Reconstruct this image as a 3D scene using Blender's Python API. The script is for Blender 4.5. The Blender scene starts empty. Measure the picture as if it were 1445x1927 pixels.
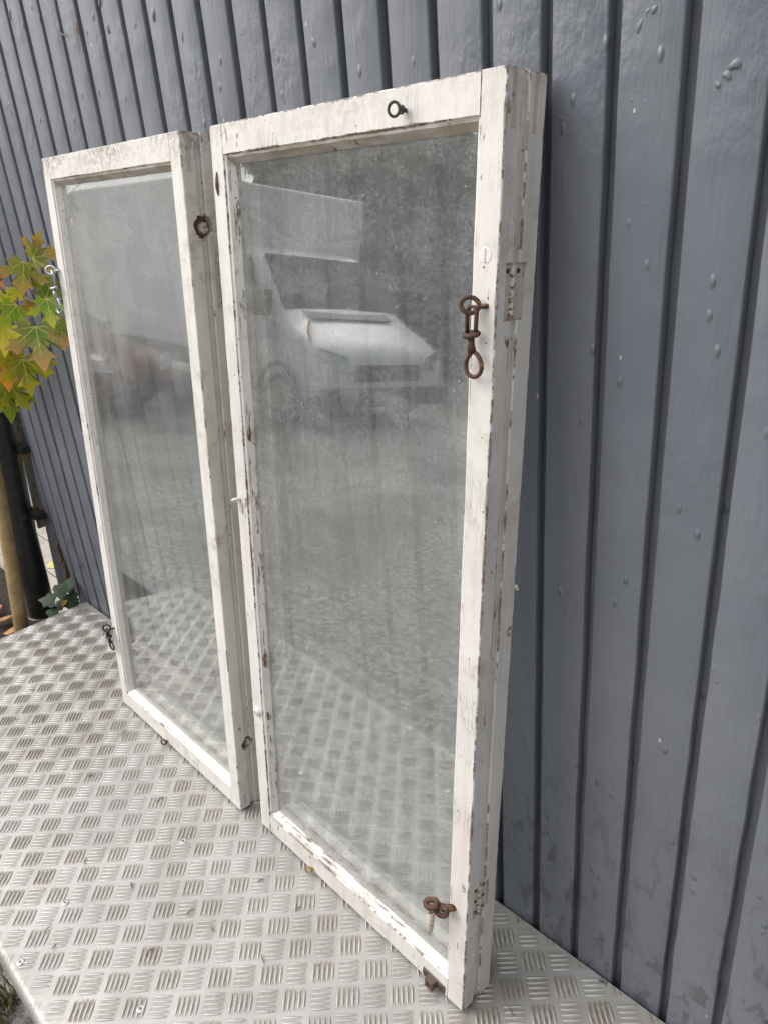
import bpy, bmesh, math, random
from mathutils import Vector, Matrix, noise
import numpy as np

R = random.Random(7)
scene = bpy.context.scene
COL = scene.collection

# ------------------------------------------------------------------ camera
CAM = Vector((0.5139, -0.6911, 1.1067))
PITCH, YAW, ROLL = math.radians(23.9906), math.radians(46.80), math.radians(-4.7092)
_h = Vector((-math.sin(YAW), math.cos(YAW), 0))
FWD = (_h * math.cos(PITCH) + Vector((0, 0, -math.sin(PITCH)))).normalized()
_r = FWD.cross(Vector((0, 0, 1))).normalized()
_u = _r.cross(FWD)
RIGHT = _r * math.cos(ROLL) + _u * math.sin(ROLL)
UP = -_r * math.sin(ROLL) + _u * math.cos(ROLL)
cd = bpy.data.cameras.new('camera')
cam = bpy.data.objects.new('camera', cd)
COL.objects.link(cam)
cam.matrix_world = Matrix((
    (RIGHT.x, UP.x, -FWD.x, CAM.x), (RIGHT.y, UP.y, -FWD.y, CAM.y),
    (RIGHT.z, UP.z, -FWD.z, CAM.z), (0, 0, 0, 1)))
cd.sensor_fit = 'HORIZONTAL'
cd.sensor_width = 36.0
cd.lens = 1392.76 / 1445.0 * 36.0
cd.clip_start = 0.02
cd.clip_end = 1000
scene.camera = cam

# ------------------------------------------------------------------ light (overcast)
SUN_FROM = Vector((-0.48, -0.46, 0.70)).normalized()
world = bpy.data.worlds.new('World')
scene.world = world
world.use_nodes = True
wn, wl = world.node_tree.nodes, world.node_tree.links
wn.clear()
sky = wn.new('ShaderNodeTexSky')
sky.sky_type = 'NISHITA'
sky.sun_disc = False
sky.sun_elevation = math.asin(SUN_FROM.z)
sky.sun_rotation = math.atan2(SUN_FROM.x, SUN_FROM.y)
sky.air_density = 1.0
sky.dust_density = 4.0
hs = wn.new('ShaderNodeHueSaturation')
hs.inputs['Saturation'].default_value = 0.22
bg = wn.new('ShaderNodeBackground')
bg.inputs['Strength'].default_value = 0.15
wo = wn.new('ShaderNodeOutputWorld')
wl.new(sky.outputs[0], hs.inputs['Color'])
wl.new(hs.outputs[0], bg.inputs['Color'])
wl.new(bg.outputs[0], wo.inputs['Surface'])
sd = bpy.data.lights.new('sun', 'SUN')
sd.energy = 1.5
sd.angle = math.radians(115)
sd.color = (1.0, 0.97, 0.93)
sun = bpy.data.objects.new('sun', sd)
COL.objects.link(sun)
sun.location = (-4, -6, 8)
sun.rotation_euler = (-SUN_FROM).to_track_quat('-Z', 'Y').to_euler()
scene.view_settings.view_transform = 'Standard'
scene.view_settings.look = 'None'
scene.view_settings.gamma = 1.0
scene.view_settings.exposure = 0.64
scene.cycles.max_bounces = 7
scene.cycles.transparent_max_bounces = 12
scene.cycles.glossy_bounces = 3
scene.cycles.caustics_reflective = False
scene.cycles.sample_clamp_indirect = 6

# ------------------------------------------------------------------ helpers
def obj(name, me, mats=None, parent=None, smooth=False):
    o = bpy.data.objects.new(name, me)
    COL.objects.link(o)
    if mats is not None and len(me.materials) == 0:
        for m in (mats if isinstance(mats, (list, tuple)) else [mats]):
            me.materials.append(m)
    if smooth:
        me.polygons.foreach_set('use_smooth', [True] * len(me.polygons))
    if parent is not None:
        o.parent = parent
    return o

def tag(o, label=None, cat=None, group=None, kind=None):
    if label: o['label'] = label
    if cat: o['category'] = cat
    if group: o['group'] = group
    if kind: o['kind'] = kind
    return o

def empty(name, loc=(0, 0, 0), rz=0.0):
    o = bpy.data.objects.new(name, None)
    COL.objects.link(o)
    o.location = loc
    o.rotation_euler = (0, 0, rz)
    o.empty_display_size = 0.05
    return o

class MB:
    """collects geometry for one mesh"""
    def __init__(s):
        s.v, s.f, s.m = [], [], []
    def add(s, vs, fs, mi=0):
        b = len(s.v)
        s.v += [tuple(v) for v in vs]
        s.f += [tuple(i + b for i in f) for f in fs]
        s.m += [mi] * len(fs)
    def box(s, x0, x1, y0, y1, z0, z1, mi=0):
        vs = [(x, y, z) for x in (x0, x1) for y in (y0, y1) for z in (z0, z1)]
        s.add(vs, [(0, 1, 3, 2), (4, 6, 7, 5), (0, 4, 5, 1), (2, 3, 7, 6), (0, 2, 6, 4), (1, 5, 7, 3)], mi)
    def tube(s, pts, rad, n=8, closed=False, mi=0, cap=True):
        pts = [Vector(p) for p in pts]
        k = len(pts)
        if not isinstance(rad, (list, tuple)): rad = [rad] * k
        rings = []
        t0 = (pts[1] - pts[0]).normalized()
        ref = Vector((0, 0, 1)) if abs(t0.z) < .9 else Vector((1, 0, 0))
        a = t0.cross(ref).normalized()
        for i, p in enumerate(pts):
            if closed: t = (pts[(i + 1) % k] - pts[i - 1]).normalized()
            else: t = (pts[min(i + 1, k - 1)] - pts[max(i - 1, 0)]).normalized()
            a = (a - t * a.dot(t)).normalized()
            b = t.cross(a)
            rings.append([p + (a * math.cos(2 * math.pi * j / n) + b * math.sin(2 * math.pi * j / n)) * rad[i] for j in range(n)])
        vs = [v for r in rings for v in r]
        fs = []
        for i in range(k if closed else k - 1):
            i2 = (i + 1) % k
            for j in range(n):
                j2 = (j + 1) % n
                fs.append((i * n + j, i2 * n + j, i2 * n + j2, i * n + j2))
        if not closed and cap:
            fs.append(tuple(range(n)))
            fs.append(tuple((k - 1) * n + j for j in reversed(range(n))))
        s.add(vs, fs, mi)
    def loft(s, secs, closed_sec=True, caps=True, mi=0):
        n = len(secs[0]); vs = [v for r in secs for v in r]; fs = []
        for i in range(len(secs) - 1):
            for j in range(n if closed_sec else n - 1):
                j2 = (j + 1) % n
                fs.append((i * n + j, i * n + j2, (i + 1) * n + j2, (i + 1) * n + j))
        if caps:
            fs.append(tuple(reversed(range(n))))
            fs.append(tuple((len(secs) - 1) * n + j for j in range(n)))
        s.add(vs, fs, mi)
    def mesh(s, name='mesh', fix=True):
        me = bpy.data.meshes.new(name)
        me.from_pydata(s.v, [], s.f)
        if any(s.m): me.polygons.foreach_set('material_index', s.m)
        if fix:
            bm = bmesh.new(); bm.from_mesh(me)
            bmesh.ops.recalc_face_normals(bm, faces=bm.faces)
            bm.to_mesh(me); bm.free()
        me.update()
        return me
    def build(s, name, mats, parent=None, smooth=False, fix=True):
        return obj(name, s.mesh(name, fix), mats, parent, smooth)

def bevel_mesh(me, w, seg=2, angle=40):
    bm = bmesh.new(); bm.from_mesh(me)
    es = [e for e in bm.edges if len(e.link_faces) == 2 and e.calc_face_angle(0) > math.radians(angle)]
    bmesh.ops.bevel(bm, geom=es, offset=w, segments=seg, affect='EDGES', profile=.6, clamp_overlap=True)
    bm.to_mesh(me); bm.free(); me.update()
    return me

def autosmooth(o, ang=35):
    me = o.data
    me.polygons.foreach_set('use_smooth', [True] * len(me.polygons))
    try: me.set_sharp_from_angle(angle=math.radians(ang))
    except Exception: pass
    return o

def px(u, v, y=None, x=None, z=None):
    """point of a plane of the place seen at a photo position (measuring aid for lay-out)"""
    d = FWD + RIGHT * ((u - 722.5) / 1392.76) - UP * ((v - 963.5) / 1392.76)
    if y is not None: t = (y - CAM.y) / d.y
    elif x is not None: t = (x - CAM.x) / d.x
    else: t = (z - CAM.z) / d.z
    return CAM + d * t

# ------------------------------------------------------------------ material toolkit
class NT:
    def __init__(s, name):
        s.mat = bpy.data.materials.new(name)
        s.mat.use_nodes = True
        s.n, s.l = s.mat.node_tree.nodes, s.mat.node_tree.links
        s.n.clear()
        s.out = s.n.new('ShaderNodeOutputMaterial')
        s._tc = None
    def tc(s, which='Object'):
        if s._tc is None: s._tc = s.n.new('ShaderNodeTexCoord')
        return s._tc.outputs[which]
    def set(s, sock, v):
        if isinstance(v, bpy.types.NodeSocket): s.l.new(v, sock)
        elif isinstance(v, (tuple, list)) and sock.type == 'RGBA' and len(v) == 3: sock.default_value = (*v, 1)
        else: sock.default_value = v
    def mapping(s, vec, scale=(1, 1, 1), rot=(0, 0, 0), loc=(0, 0, 0)):
        m = s.n.new('ShaderNodeMapping')
        s.set(m.inputs['Vector'], vec)
        m.inputs['Scale'].default_value = scale
        m.inputs['Rotation'].default_value = rot
        m.inputs['Location'].default_value = loc
        return m.outputs[0]
    def noise(s, vec, scale=5, detail=4, rough=.55, dist=0):
        t = s.n.new('ShaderNodeTexNoise')
        s.set(t.inputs['Vector'], vec)
        t.inputs['Scale'].default_value = scale
        t.inputs['Detail'].default_value = detail
        t.inputs['Roughness'].default_value = rough
        t.inputs['Distortion'].default_value = dist
        return t.outputs['Fac']
    def voro(s, vec, scale=5, feature='F1', rnd=1):
        t = s.n.new('ShaderNodeTexVoronoi')
        t.feature = feature
        s.set(t.inputs['Vector'], vec)
        t.inputs['Scale'].default_value = scale
        t.inputs['Randomness'].default_value = rnd
        return t
    def ramp(s, fac, lo, hi, a=0.0, b=1.0, smooth=True):
        t = s.n.new('ShaderNodeMapRange')
        t.interpolation_type = 'SMOOTHSTEP' if smooth else 'LINEAR'
        s.set(t.inputs[0], fac)
        for i, v in zip((1, 2, 3, 4), (lo, hi, a, b)): s.set(t.inputs[i], v)
        return t.outputs[0]
    def math(s, op, a, b=None, c=None, clamp=False):
        t = s.n.new('ShaderNodeMath'); t.operation = op; t.use_clamp = clamp
        s.set(t.inputs[0], a)
        if b is not None: s.set(t.inputs[1], b)
        if c is not None: s.set(t.inputs[2], c)
        return t.outputs[0]
    def vmath(s, op, a, b=None, out=0):
        t = s.n.new('ShaderNodeVectorMath'); t.operation = op
        s.set(t.inputs[0], a)
        if b is not None: s.set(t.inputs[1], b)
        return t.outputs[out]
    def mix(s, fac, a, b, blend='MIX'):
        t = s.n.new('ShaderNodeMix'); t.data_type = 'RGBA'; t.blend_type = blend
        s.set(t.inputs['Factor'], fac)
        s.set(t.inputs[6], a); s.set(t.inputs[7], b)
        return t.outputs[2]
    def sep(s, vec):
        t = s.n.new('ShaderNodeSeparateXYZ'); s.set(t.inputs[0], vec); return t.outputs
    def comb(s, x, y, z):
        t = s.n.new('ShaderNodeCombineXYZ')
        for i, v in enumerate((x, y, z)): s.set(t.inputs[i], v)
        return t.outputs[0]
    def rnd(s):
        return s.n.new('ShaderNodeObjectInfo').outputs['Random']
    def attr(s, name):
        t = s.n.new('ShaderNodeAttribute'); t.attribute_name = name; return t.outputs['Color']
    def bump(s, h, dist=.001, strength=1.0, normal=None):
        t = s.n.new('ShaderNodeBump')
        t.inputs['Distance'].default_value = dist
        t.inputs['Strength'].default_value = strength
        s.set(t.inputs['Height'], h)
        if normal is not None: s.l.new(normal, t.inputs['Normal'])
        return t.outputs[0]
    def edge(s, radius=.003, samples=4):
        b = s.n.new('ShaderNodeBevel'); b.samples = samples
        b.inputs['Radius'].default_value = radius
        g = s.n.new('ShaderNodeNewGeometry')
        d = s.vmath('DOT_PRODUCT', b.outputs[0], g.outputs['Normal'], out=1)
        return s.ramp(d, .995, .80)
    def bsdf(s, color, rough=.5, metal=0.0, normal=None, spec=None, **kw):
        b = s.n.new('ShaderNodeBsdfPrincipled')
        s.set(b.inputs['Base Color'], color)
        s.set(b.inputs['Roughness'], rough)
        s.set(b.inputs['Metallic'], metal)
        if spec is not None: s.set(b.inputs['Specular IOR Level'], spec)
        if normal is not None: s.l.new(normal, b.inputs['Normal'])
        for k, v in kw.items(): s.set(b.inputs[k], v)
        return b.outputs[0]
    def surf(s, sh):
        s.l.new(sh, s.out.inputs['Surface']); return s.mat

def simple(name, col, rough=.5, metal=0.0, var=.15, scale=40, bump=.0):
    t = NT(name)
    n = t.noise(t.tc(), scale, 4)
    c = t.mix(t.ramp(n, .3, .7), tuple(x * (1 - var) for x in col), tuple(min(1, x * (1 + var)) for x in col))
    nm = t.bump(n, bump) if bump else None
    return t.surf(t.bsdf(c, rough, metal, nm))

def mat_wall():
    t = NT('grey_wall_paint')
    co = t.tc()
    z = t.sep(co)[2]
    wv = t.mapping(co, (1, 1, .06))
    streak = t.noise(wv, 260, 3, .6)
    streak2 = t.noise(t.mapping(co, (1, 1, .12)), 60, 4, .6)
    cloud = t.noise(co, 5, 5, .6)
    lump = t.noise(t.mapping(co, (1, 1, .6)), 75, 3, .55)
    lumpm = t.ramp(t.noise(co, 7, 2), .42, .62)
    lump = t.math('MULTIPLY', lump, lumpm)
    vb = t.voro(t.mapping(co, (1, 1, .5)), 95)
    keep = t.math('GREATER_THAN', t.sep(vb.outputs['Color'])[0], .93)
    dome = t.math('MULTIPLY', keep, t.ramp(vb.outputs['Distance'], .38, .05))
    col = t.mix(t.ramp(cloud, .3, .7), (.134, .145, .171), (.162, .173, .199))
    col = t.mix(t.math('MULTIPLY', t.ramp(streak2, .52, .8), .25), col, (.21, .222, .25))
    # per-board tone
    col = t.mix(t.math('MULTIPLY', t.rnd(), .42), col, (.115, .125, .150))
    # damp smears near the foot of the wall
    sm = t.noise(t.mapping(co, (1, 1, .45), (0, .5, 0)), 42, 3, .6, .4)
    smz = t.ramp(z, .5, .08)
    smm = t.math('MULTIPLY', t.ramp(sm, .55, .60), smz)
    smm = t.math('MULTIPLY', smm, t.ramp(t.noise(co, 9, 2), .35, .5))
    col = t.mix(t.math('MULTIPLY', smm, .55), col, (.05, .052, .054))
    # splashed dirt low down
    dust = t.math('MULTIPLY', t.ramp(t.noise(co, 30, 5, .7), .45, .7), t.ramp(z, .35, .0))
    col = t.mix(t.math('MULTIPLY', dust, .35), col, (.11, .10, .085))
    # flecks of bare paint
    vf = t.voro(t.mapping(co, (1, 1, .5)), 60)
    fk = t.math('MULTIPLY', t.math('GREATER_THAN', t.sep(vf.outputs['Color'])[1], .985), t.math('LESS_THAN', vf.outputs['Distance'], .09))
    col = t.mix(fk, col, (.5, .48, .42))
    h = t.math('ADD', t.math('MULTIPLY', streak, .34), t.math('MULTIPLY', lump, 1.15))
    h = t.math('ADD', h, t.math('MULTIPLY', streak2, .35))
    h = t.math('ADD', h, t.math('MULTIPLY', dome, 1.0))
    h = t.math('ADD', h, t.math('MULTIPLY', t.noise(t.mapping(co, (1, 1, .3)), 28, 3), .9))
    rough = t.ramp(cloud, .3, .7, .34, .46)
    rough = t.math('SUBTRACT', rough, t.math('MULTIPLY', smm, .1))
    return t.surf(t.bsdf(col, rough, 0, t.bump(h, .0019, 1.0), .55))

def mat_paint(name, wear=.5, grime=.3, tint=(.80, .775, .735)):
    """old white oil paint over wood, chipped at edges"""
    t = NT(name)
    co = t.tc()
    x, y, z = t.sep(co)
    e = t.sep(t.attr('edge'))[0]
    n1 = t.noise(co, 70, 6, .65)
    n2 = t.noise(co, 16, 4, .6)
    grain = t.noise(t.mapping(co, (1, 1, .05)), 420, 3, .6)
    # edge chips
    chip = t.math('ADD', t.math('MULTIPLY', e, .60), t.math('MULTIPLY', n1, .75))
    chip = t.math('ADD', chip, t.math('MULTIPLY', t.math('SUBTRACT', n2, .5), .9))
    m_edge = t.ramp(chip, 1.12 - .17 * wear, 1.15 - .17 * wear)
    # surface flakes: long islands
    fl = t.noise(t.mapping(co, (1, 1, .35)), 55, 5, .6, .3)
    m_fl = t.ramp(t.math('ADD', fl, t.math('MULTIPLY', n2, .35)), .945 - .10 * wear, .965 - .10 * wear)
    mask = t.math('MAXIMUM', m_edge, m_fl)
    # glazing bead of the left stile and the sill bead have lost most paint
    bz = t.math('MULTIPLY', t.ramp(x, .0345, .0375, smooth=False), t.ramp(x, .0445, .0425, smooth=False))
    sz = t.math('MULTIPLY', t.ramp(y, .022, .018), t.math('MULTIPLY', t.ramp(z, .0405, .044), t.ramp(z, .0505, .0485)))
    sn = t.noise(t.mapping(co, (.14, 1, 1.6)), 170, 5, .65)
    mask = t.math('MAXIMUM', mask, t.math('MULTIPLY', sz, t.ramp(t.math('ADD', sn, t.math('MULTIPLY', n2, .35)), .86 - .10 * wear, .875 - .10 * wear)))
    bz = t.math('MULTIPLY', bz, t.ramp(y, .022, .018))
    bn = t.noise(t.mapping(co, (1.6, 1, .16)), 150, 4, .6)
    mask = t.math('MAXIMUM', mask, t.math('MULTIPLY', bz, t.ramp(t.math('ADD', bn, t.math('MULTIPLY', n2, .35)), .84 - .10 * wear, .86 - .10 * wear)))
    # cracks along the grain
    cv = t.voro(t.mapping(t.vmath('ADD', co, t.comb(0, 0, t.math('MULTIPLY', n1, .004))), (1, 1, .10)), 210, 'DISTANCE_TO_EDGE')
    ck = t.ramp(cv.outputs['Distance'], .022, .006)
    ckm = t.ramp(t.noise(co, 11, 3), .66 - .12 * wear, .80 - .12 * wear)
    ck = t.math('MULTIPLY', ck, ckm)
    tone = t.noise(co, 9, 5, .65)
    col = t.mix(t.ramp(tone, .3, .72), tuple(c * .90 for c in tint), tint)
    pink = t.noise(t.mapping(co, (1, 1, .4), loc=(3, 1, 2)), 6, 3)
    low = t.ramp(z, .9, .3, .35, .75)
    col = t.mix(t.math('MULTIPLY', t.ramp(pink, .45, .75), t.math('MULTIPLY', low, wear)), col, (.66, .585, .55))
    # dirt under the top rail, with its shade painted in too
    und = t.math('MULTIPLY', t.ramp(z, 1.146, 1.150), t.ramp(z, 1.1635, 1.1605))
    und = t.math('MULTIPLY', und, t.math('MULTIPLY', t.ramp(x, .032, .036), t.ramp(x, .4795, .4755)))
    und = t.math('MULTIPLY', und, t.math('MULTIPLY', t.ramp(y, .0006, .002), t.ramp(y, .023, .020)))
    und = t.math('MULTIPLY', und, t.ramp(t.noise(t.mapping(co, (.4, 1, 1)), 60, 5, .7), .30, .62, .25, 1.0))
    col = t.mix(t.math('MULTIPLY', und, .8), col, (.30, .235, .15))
    gr = t.ramp(t.noise(co, 38, 7, .72), .45, .74)
    gr = t.math('MULTIPLY', gr, t.ramp(t.noise(co, 5, 3), .40, .66))
    col = t.mix(t.math('MULTIPLY', gr, grime), col, (.30, .25, .18))
    # dirt runs from the top rail
    topd = t.math('MULTIPLY', t.ramp(z, 1.135, 1.203), t.ramp(t.noise(co, 120, 6, .75), .40, .62))
    topd = t.math('MULTIPLY', topd, t.ramp(t.noise(t.mapping(co, (.5, 1, 1)), 14, 3), .36, .60, .15, 1.0))
    col = t.mix(t.math('MULTIPLY', topd, 1.05 - .75 * wear), col, (.17, .112, .06))
    # grey weathering where the paint has thinned
    wth = t.ramp(t.math('ADD', t.noise(t.mapping(co, (1, 1, .12)), 75, 5, .65), t.math('MULTIPLY', n2, .4)), .66, .86)
    col = t.mix(t.math('MULTIPLY', wth, .22 + .22 * wear), col, (.52, .48, .44))
    # rust / fly specks
    vs = t.voro(co, 150)
    sp = t.math('MULTIPLY', t.math('GREATER_THAN', t.sep(vs.outputs['Color'])[0], .965), t.math('LESS_THAN', vs.outputs['Distance'], .22))
    col = t.mix(t.math('MULTIPLY', sp, .8), col, (.10, .07, .045))
    old = t.mix(t.ramp(t.noise(co, 120, 4), .42, .58), (.42, .385, .35), (.20, .14, .105))
    old = t.mix(t.ramp(t.noise(t.mapping(co, (1, 1, .1)), 200, 3), .4, .7), old, (.24, .18, .15))
    col = t.mix(mask, col, old)
    col = t.mix(t.math('MULTIPLY', ck, .55), col, (.30, .265, .225))
    h = t.math('SUBTRACT', 1.0, mask)
    h = t.math('SUBTRACT', h, t.math('MULTIPLY', ck, .8))
    h = t.math('ADD', h, t.math('MULTIPLY', grain, .22))
    h = t.math('ADD', h, t.math('MULTIPLY', n1, .35))
    rough = t.ramp(mask, 0, 1, .48, .85)
    return t.surf(t.bsdf(col, rough, 0, t.bump(h, .0007, 1.0), .4))

def glass_clean(t, co):
    geo = t.n.new('ShaderNodeNewGeometry')
    wob = t.noise(t.mapping(co, (1, 1, .6)), 9, 2)
    nm = t.bump(wob, .0006, .06)
    d = t.vmath('DOT_PRODUCT', geo.outputs['Incoming'], geo.outputs['Normal'], out=1)
    c1 = t.math('SUBTRACT', 1.0, t.math('ABSOLUTE', d), clamp=True)
    f = t.math('MULTIPLY_ADD', t.math('POWER', c1, 5.0), .88, .125)
    tr = t.n.new('ShaderNodeBsdfTransparent'); tr.inputs[0].default_value = (.95, .965, .957, 1)
    gl = t.n.new('ShaderNodeBsdfGlossy'); gl.inputs['Roughness'].default_value = .012
    gl.inputs[0].default_value = (1, 1, 1, 1)
    t.l.new(nm, gl.inputs['Normal'])
    m = t.n.new('ShaderNodeMixShader')
    t.l.new(f, m.inputs[0]); t.l.new(tr.outputs[0], m.inputs[1]); t.l.new(gl.outputs[0], m.inputs[2])
    return m.outputs[0]

def mat_glass(name, dust=.0, streak=.5, painted_glare=0.0):
    t = NT(name)
    co = t.tc()
    cl = glass_clean(t, co)
    if dust <= 0: return t.surf(cl)
    x, y, z = t.sep(co)
    big = t.noise(t.mapping(co, (1, 1, .55)), 6, 4, .6)
    fine = t.noise(co, 750, 3, .8)
    mid = t.noise(co, 260, 3, .7)
    run = t.noise(t.mapping(co, (1, 1, .05)), 45, 4, .6)
    m = t.ramp(big, .25, .75, .85, 1.1)
    m = t.math('MULTIPLY', m, t.ramp(fine, .3, .7, .6, 1.4))
    m = t.math('MULTIPLY', m, t.ramp(mid, .35, .65, .8, 1.2))
    m = t.math('MULTIPLY', m, t.ramp(run, .35, .7, 1.12, 1.12 - .5 * streak))
    edge = t.math('ADD', t.ramp(z, .12, .05), t.ramp(z, 1.10, 1.16))
    edge = t.math('ADD', edge, t.math('ADD', t.ramp(x, .075, .04), t.ramp(x, .44, .47)))
    edge = t.math('MULTIPLY', edge, t.ramp(t.noise(co, 25, 5, .7), .3, .65))
    sm = t.noise(t.mapping(co, (.35, 1, 1.2), (0, .7, 0)), 14, 5, .6, 1.2)
    m = t.math('MULTIPLY', m, t.ramp(sm, .40, .62, .82, 1.15))
    m = t.math('MULTIPLY', m, t.math('MULTIPLY_ADD', edge, .45, 1.0))
    m = t.math('MULTIPLY', m, dust, clamp=True)
    if painted_glare:  # pale veil over the upper pane, painted in place of a bright reflection
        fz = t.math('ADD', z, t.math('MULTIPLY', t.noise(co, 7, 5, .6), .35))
        m = t.math('ADD', m, t.math('MULTIPLY', t.ramp(fz, .92, 1.16), painted_glare), clamp=True)
    vs = t.voro(co, 130)
    sp = t.math('MULTIPLY', t.math('GREATER_THAN', t.sep(vs.outputs['Color'])[0], .93), t.math('LESS_THAN', vs.outputs['Distance'], .15))
    m = t.math('MAXIMUM', m, t.math('MULTIPLY', sp, .55))
    df = t.n.new('ShaderNodeBsdfDiffuse')
    c = t.mix(t.ramp(t.noise(co, 12, 4), .35, .65), (.50, .505, .495), (.58, .58, .565))
    t.l.new(c, df.inputs[0])
    mx = t.n.new('ShaderNodeMixShader')
    t.l.new(m, mx.inputs[0]); t.l.new(cl, mx.inputs[1]); t.l.new(df.outputs[0], mx.inputs[2])
    return t.surf(mx.outputs[0])

PA, PB = .0404, .0411          # tread pattern pitch along its two axes
A0, B0 = -.3012, -.0968
def mat_tread(name, dirt=True):
    t = NT(name)
    co = t.tc()
    x, y, z = t.sep(co)
    s2 = 2 ** -.5
    a = t.math('MULTIPLY', t.math('ADD', x, y), s2)
    b = t.math('MULTIPLY', t.math('SUBTRACT', y, x), s2)
    ca = t.math('MULTIPLY_ADD', a, 1 / PA, -A0 / PA + .5)
    cb = t.math('MULTIPLY_ADD', b, 1 / PB, -B0 / PB + .5)
    fa = t.math('ABSOLUTE', t.math('SUBTRACT', t.math('FRACT', ca), .5))
    fb = t.math('ABSOLUTE', t.math('SUBTRACT', t.math('FRACT', cb), .5))
    inside = t.math('MULTIPLY', t.ramp(fa, .47, .36), t.ramp(fb, .47, .36))
    wn_ = t.n.new('ShaderNodeTexWhiteNoise'); wn_.noise_dimensions = '2D'
    t.l.new(t.comb(t.math('FLOOR', ca), t.math('FLOOR', cb), 0), wn_.inputs['Vector'])
    cell = t.ramp(wn_.outputs['Value'], .0, 1.0, .55, 1.0)
    sel = t.math('FLOORED_MODULO', t.math('ADD', t.math('FLOOR', ca), t.math('FLOOR', cb)), 2.0)
    la = t.math('MULTIPLY', t.math('SUBTRACT', t.math('FRACT', ca), .5), PA / .0076)
    lb = t.math('MULTIPLY', t.math('SUBTRACT', t.math('FRACT', cb), .5), PB / .0076)
    g = t.math('ADD', t.math('MULTIPLY', la, t.math('SUBTRACT', 1.0, sel)), t.math('MULTIPLY', lb, sel))
    gap = t.ramp(t.math('ABSOLUTE', t.math('SUBTRACT', t.math('FRACT', t.math('ADD', g, 10.0)), .5)), .36, .12)
    inside = t.math('MULTIPLY', inside, t.math('MULTIPLY_ADD', gap, .8, .2))
    inside = t.math('MULTIPLY', inside, t.math('MULTIPLY_ADD', sel, -.35, 1.0))
    zone = t.ramp(t.noise(co, 3.5, 3), .36, .62, .45, 1.0)
    n = t.noise(co, 130, 5, .7)
    fine = t.noise(co, 500, 3, .7)
    scr = t.noise(t.mapping(co, (1, .08, 1), (0, 0, .6)), 320, 3, .6)
    blot = t.noise(co, 9, 5, .6)
    col = t.mix(t.ramp(blot, .3, .7), (.355, .348, .332), (.45, .442, .425))
    col = t.mix(t.math('MULTIPLY', t.ramp(scr, .6, .8), .35), col, (.52, .52, .52))
    d = t.math('MULTIPLY', t.math('MULTIPLY', inside, cell), t.ramp(t.math('ADD', n, t.math('MULTIPLY', t.noise(co, 45, 3), .5)), .50, .80))
    if dirt:
        d = t.math('MULTIPLY', t.math('MULTIPLY', d, zone), .95)
        far = t.ramp(x, -.55, -1.35, 0, .45)  # brownish reflections of the far left metal, painted into the cells
        d = t.math('ADD', d, t.math('MULTIPLY', far, inside), clamp=True)
    else:
        zz = t.ramp(z, .0016, .0003)
        d = t.math('MULTIPLY', t.math('MULTIPLY', t.math('MULTIPLY', d, zone), .85), zz)
    mud = t.math('MULTIPLY', t.ramp(t.noise(co, 2.2, 6, .65, .5), .50, .72), t.ramp(n, .3, .6, .35, 1.0))
    col = t.mix(t.math('MULTIPLY', mud, .55), col, (.22, .195, .16))
    brown = t.mix(t.ramp(fine, .35, .65), (.13, .082, .042), (.25, .18, .105))
    col = t.mix(d, col, brown)
    vs = t.voro(co, 70)
    sp = t.math('MULTIPLY', t.math('GREATER_THAN', t.sep(vs.outputs['Color'])[0], .975), t.math('LESS_THAN', vs.outputs['Distance'], .13))
    col = t.mix(t.math('MULTIPLY', sp, .8), col, (.09, .06, .04))
    metal = t.math('MULTIPLY_ADD', d, -.45, .48, clamp=True)
    rough = t.math('MULTIPLY_ADD', t.ramp(n, .3, .7), .12, .36 if not dirt else .46)
    h = t.math('ADD', t.math('MULTIPLY', fine, .4), t.math('MULTIPLY', scr, .3))
    return t.surf(t.bsdf(col, rough, metal, t.bump(h, .00025, .8)))

def mat_rust(name, base=(.11, .05, .028), light=(.34, .19, .08)):
    t = NT(name)
    co = t.tc()
    n = t.noise(co, 260, 5, .65)
    n2 = t.noise(co, 90, 4, .6)
    col = t.mix(t.ramp(n, .35, .65), base, tuple(c * 1.9 for c in base))
    col = t.mix(t.ramp(n2, .57, .66), col, light)
    return t.surf(t.bsdf(col, .8, .15, t.bump(n, .0006)))

def mat_paintrust(name):
    t = NT(name)
    co = t.tc()
    n = t.noise(co, 170, 5, .65)
    col = t.mix(t.ramp(n, .51, .60), (.56, .51, .43), (.17, .08, .035))
    return t.surf(t.bsdf(col, .65, 0, t.bump(n, .0005)))

def mat_leaf():
    t = NT('maple_leaf')
    co = t.tc()
    c = t.attr('Col')
    n = t.noise(co, 60, 5, .6)
    c = t.mix(t.math('MULTIPLY', t.ramp(n, .45, .75), .2), c, (.16, .08, .02))
    b = t.bsdf(c, .45, 0, t.bump(n, .0008, .6), .4)
    tr = t.n.new('ShaderNodeBsdfTranslucent')
    t.set(tr.inputs[0], t.mix(.5, c, (.35, .30, .02), 'MIX'))
    m = t.n.new('ShaderNodeMixShader'); m.inputs[0].default_value = .33
    t.l.new(b, m.inputs[1]); t.l.new(tr.outputs[0], m.inputs[2])
    return t.surf(m.outputs[0])

def mat_ground():
    t = NT('gravel_ground')
    co = t.tc()
    v = t.voro(co, 38)
    v2 = t.voro(co, 90)
    big = t.noise(co, .8, 5, .6)
    col = t.mix(t.sep(v.outputs['Color'])[0], (.20, .195, .18), (.50, .485, .455))
    col = t.mix(t.ramp(big, .42, .62), col, (.24, .23, .21))
    col = t.mix(t.ramp(t.noise(co, 6, 6, .7), .6, .75), col, (.07, .075, .03))
    h = t.math('ADD', t.math('SUBTRACT', 1.0, v.outputs['Distance']), t.math('MULTIPLY', v2.outputs['Distance'], -.4))
    return t.surf(t.bsdf(col, .9, 0, t.bump(h, .012)))

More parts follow.
